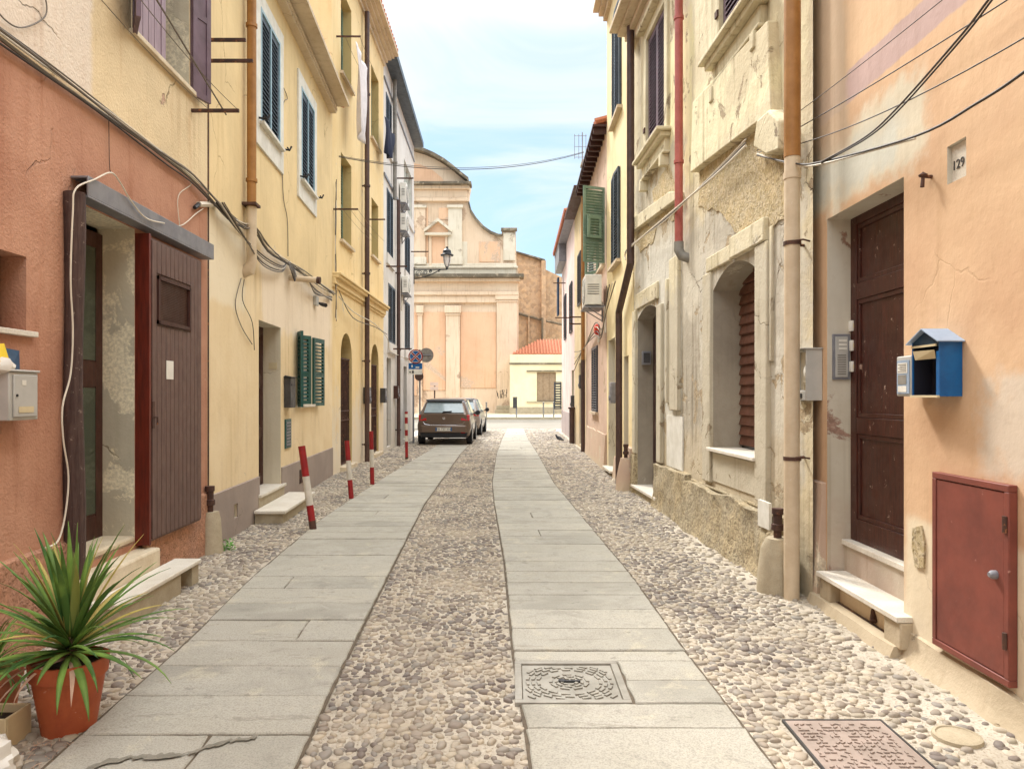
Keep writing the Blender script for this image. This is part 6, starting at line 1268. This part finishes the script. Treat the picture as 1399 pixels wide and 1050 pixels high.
# ================================================================ pigeon
pg = thing('pigeon', (1.62, 25.2, 0), 'dark pigeon standing on the cobbles at the right', 'bird')
def skin_line(mb, pts, rs, n=10): mb.tube(pts, rs, n)
mb = MB(); bxp = lambda u, z: (1.62+u, 25.2, z)
mb.tube([bxp(.17, .06), bxp(.10, .09), bxp(.03, .12), bxp(-.04, .15), bxp(-.08, .19), bxp(-.10, .23), bxp(-.115, .25)], [.012, .035, .06, .062, .035, .028, .014], 12)
mb.tube([bxp(-.09, .235), bxp(-.14, .23)], [.02, .004], 8); obj('body', mb, flat('pigeon_feathers', C('3c4048'), .7), pg)
for s_ in (-1, 1):
    mb = MB(); mb.tube([(1.60, 25.2+s_*.055, .14), (1.68, 25.2+s_*.05, .11), (1.77, 25.2+s_*.02, .075)], [.03, .028, .008], 8); obj('wing', mb, flat('pigeon_wing', C('565a64'), .7), pg)
    mb = MB(); mb.tube([(1.62, 25.2+s_*.025, .08), (1.62, 25.2+s_*.025, .015), (1.59, 25.2+s_*.03, .005)], .006, 5); obj('leg', mb, flat('pigeon_leg', C('a0504a'), .7), pg)
# ================================================================ cars
def car(loc, rz, paint_, lab, plate, wagon=False, scale=(1, 1, 1)):
    t = thing('parked_car', loc, lab, 'car'); t.rotation_euler = (0, 0, rz); BASE[t.name] = Vector((0, 0, 0))
    W, H, L = .865, 1.50, 4.05
    # body cross sections from rear (y=0) to front: (y, zlow, halfw_low, z_mid, halfw_mid, z_belt, halfw_belt, z_top, halfw_top)
    secs = [(0.00, .36, .72, .62, .80, .98, .70, 1.00, .66), (.05, .30, .78, .62, .845, 1.00, .765, 1.03, .70), (.30, .26, .82, .62, .865, 1.00, .80, 1.38, .60), (.62, .24, .83, .62, .868, .99, .81, 1.475, .60),
            (1.3, .24, .835, .62, .87, .97, .82, 1.50, .61), (2.0, .24, .835, .62, .87, .95, .82, 1.49, .61), (2.45, .24, .835, .62, .868, .93, .815, 1.40, .59), (3.0, .24, .83, .62, .86, .93, .79, .97, .72), (3.6, .26, .80, .6, .84, .84, .72, .87, .62), (3.95, .30, .72, .55, .76, .70, .62, .74, .5), (4.05, .36, .6, .5, .62, .60, .5, .62, .4)]
    if wagon: secs[2] = (.30, .26, .82, .62, .865, 1.00, .80, 1.36, .62)
    mb = MB(); rings = []
    for (y, z0, w0, z1, w1, z2, w2, z3, w3) in secs:
        prof = [(0, z0), (w0*.92, z0), (w0, z0+.05), (w1, z1-.1), (w1, z1+.05), (w2+(w1-w2)*.25, z2-.08), (w2, z2), (w3+(w2-w3)*.12, z3-.06 if z3-z2 > .15 else z3-.01), (w3*.9, z3), (w3*.5, z3+.015), (0, z3+.02)]
        full = prof+[(-a, b_) for a, b_ in reversed(prof[1:-1])]; rings.append([(a, y, b_) for a, b_ in full])
    n = len(rings[0]); vs = [p for r_ in rings for p in r_]; fs = [(i*n+j, i*n+(j+1) % n, (i+1)*n+(j+1) % n, (i+1)*n+j) for i in range(len(rings)-1) for j in range(n)]
    fs += [tuple(range(n-1, -1, -1)), tuple((len(rings)-1)*n+j for j in range(n))]; mb.add(vs, fs)
    body = obj('body', mb, paint_, t, ang=50); 
    # wheel arches: dark inner discs
    for sx_ in (-1, 1):
        for wy in (.68, 3.25):
            wm = MB(); wm.lathe([(0, -.1), (.20, -.1), (.29, -.09), (.31, -.06), (.31, .06), (.29, .09), (.0, .09)], (sx_*.78, wy, .31), 28, ax='x'); wh = obj('wheel', wm, M['tyre'], t)
            rm = MB(); rm.lathe([(0, 0), (.19, 0), (.2, .012*sx_), (0, .02*sx_)], (sx_*(.872), wy, .31), 20, ax='x'); obj('rim', rm, M['rim'], wh)
            am = MB(); am.lathe([(0, 0), (.35, 0), (.35, .006*sx_), (0, .006*sx_)], (sx_*.866, wy, .33), 28, ax='x'); am.v = [p for p in am.v]; obj('wheel_arch', am, M['tyre'], t)
    gl = MB(); k = .012
    gl.add([(-.60, .075, 1.045), (.60, .075, 1.045), (.66, .055-k, 1.02), (-.66, .055-k, 1.02)], [(0, 1, 2, 3)])
    rw = MB(); pts = [(-.64, .045, 1.04), (.64, .045, 1.04), (.55, .285, 1.375), (-.55, .285, 1.375)]; cc = Vector((0, -.02, .015)); rw.add([Vector(p)+cc for p in pts]+[Vector(p) for p in pts], MB.BF)
    r_o = obj('rear_window', rw, M['carglass'], t); 
    wp = MB(); wp.tube([(.02, -.0, 1.06), (-.02, .01, 1.08)], .02, 6); wp.tube([(.0, .0, 1.075), (.25, .02, 1.10)], .012, 5); wp.prism([(-.06, 1.045), (.24, 1.065), (.26, 1.09), (.0, 1.10)], lambda a, b_, q: (a, q, b_), -.0, .02); obj('wiper', wp, M['tyre'], r_o)
    sp = MB(); sp.add([(-.57, .20, 1.40), (.57, .20, 1.40), (.62, .42, 1.45), (-.62, .42, 1.45), (-.56, .20, 1.425), (.56, .20, 1.425), (.6, .42, 1.475), (-.6, .42, 1.475)], MB.BF); obj('spoiler', sp, M['tyre'], t, bev=.01)
    for sx_ in (-1, 1):
        sw = MB()
        for (ya, yb, zb, zt, wa, wb) in ((.42, 1.15, 1.0, 1.40, .80, .625), (1.2, 2.05, .985, 1.44, .815, .635), (2.1, 2.75, .96, 1.34, .81, .64)):
            top_a, top_b = (ya+.12, yb) if ya < 1 else ((ya, yb) if ya < 2 else (ya, yb-.28)); o_ = .012
            q = [(sx_*(wa+o_), ya, zb), (sx_*(wa+o_), yb, zb), (sx_*(wb+.035), top_b, zt), (sx_*(wb+.035), top_a, zt-(.05 if ya < 1 else 0))]; sw.add(q+[(x-sx_*.03, y, z) for x, y, z in q], MB.BF)
        obj('side_window', sw, M['carglass'], t)
        tl = MB(); q = [(sx_*.55, -.012, .80), (sx_*.795, -.0, .78), (sx_*.80, .02, .98), (sx_*.55, .012, .985)]; tl.add([(x, y-.0, z) for x, y, z in q]+[(x+ (sx_*.035 if abs(x) > .7 else 0), y+.16, z) for x, y, z in q], MB.BF); obj('tail_light', tl, M['taillight'], t, bev=.015)
        mr = MB(); mr.lathe([(0, -.06), (.07, -.055), (.09, 0), (.07, .05), (0, .06)], (sx_*.97, 2.55, 1.0), 12, ax='y'); mr.tube([(sx_*.82, 2.55, .96), (sx_*.95, 2.55, .98)], .025, 6); obj('mirror', mr, M['tyre'], t)
        rf_ = MB(); rf_.box(sx_*.62-.07, sx_*.62+.07, -.03, .0, .40, .47) if sx_ > 0 or wagon else rf_.box(sx_*.62-.07, sx_*.62+.07, -.03, .0, .42, .46); obj('reflector', rf_, M['taillight'], t, bev=.01)
    bm = MB(); bm.add([(-.74, -.035, .40), (.74, -.035, .40), (.80, .1, .40), (-.80, .1, .40), (-.70, -.045, .64), (.70, -.045, .64), (.80, .06, .66), (-.80, .06, .66)], MB.BF); obj('bumper', bm, paint_, t, bev=.035)
    lw = MB(); lw.add([(-.70, -.02, .28), (.70, -.02, .28), (.76, .2, .24), (-.76, .2, .24), (-.74, -.037, .40), (.74, -.037, .40), (.79, .1, .40), (-.79, .1, .40)], MB.BF); lw.lathe([(0, 0), (.03, 0), (.03, .12), (0, .12)], (.05, -.08, .33), 8, ax='y'); lw.box(-.09, .13, -.06, .0, .30, .37); obj('lower_valance', lw, M['tyre'], t)
    pl_ = MB(); pl_.box(-.26, .26, -.056, -.048, .47, .58); po = obj('number_plate', pl_, M['white'], t); pb = MB(); pb.box(-.26, -.22, -.059, -.0565, .47, .58); pb.box(.22, .26, -.059, -.0565, .47, .58); obj('blue_band', pb, M['blue'], po)
    text('plate_text', plate, .10, (0, -.058, .525), (1, 0, 0), M['black'], po)
    ln = MB(); ln.tube([(-.66, -.01, .76), (-.60, -.022, .68), (-.4, -.028, .655), (.4, -.028, .655), (.60, -.022, .68), (.66, -.01, .76)], .006, 5); ln.lathe([(0, 0), (.045, 0), (.045, -.01), (0, -.01)], (0, -.012, .87), 16, ax='y'); obj('trim', ln, M['chrome'], t)
    return t
M['carglass'] = flat('car_glass', C('93a6ae'), .06, 0, 1.0)  # pale blue base colour stands in for the reflected sky
car((-2.18, 23.4, 0), 0, M['carbrown'], 'brown hatchback parked on the left strip, nearest of the two', 'FA 727 YN')
car((-2.12, 28.8, 0), R(-2), M['cargrey'], 'silver grey car parked ahead of the brown hatchback', 'EK 515 CV', wagon=True)
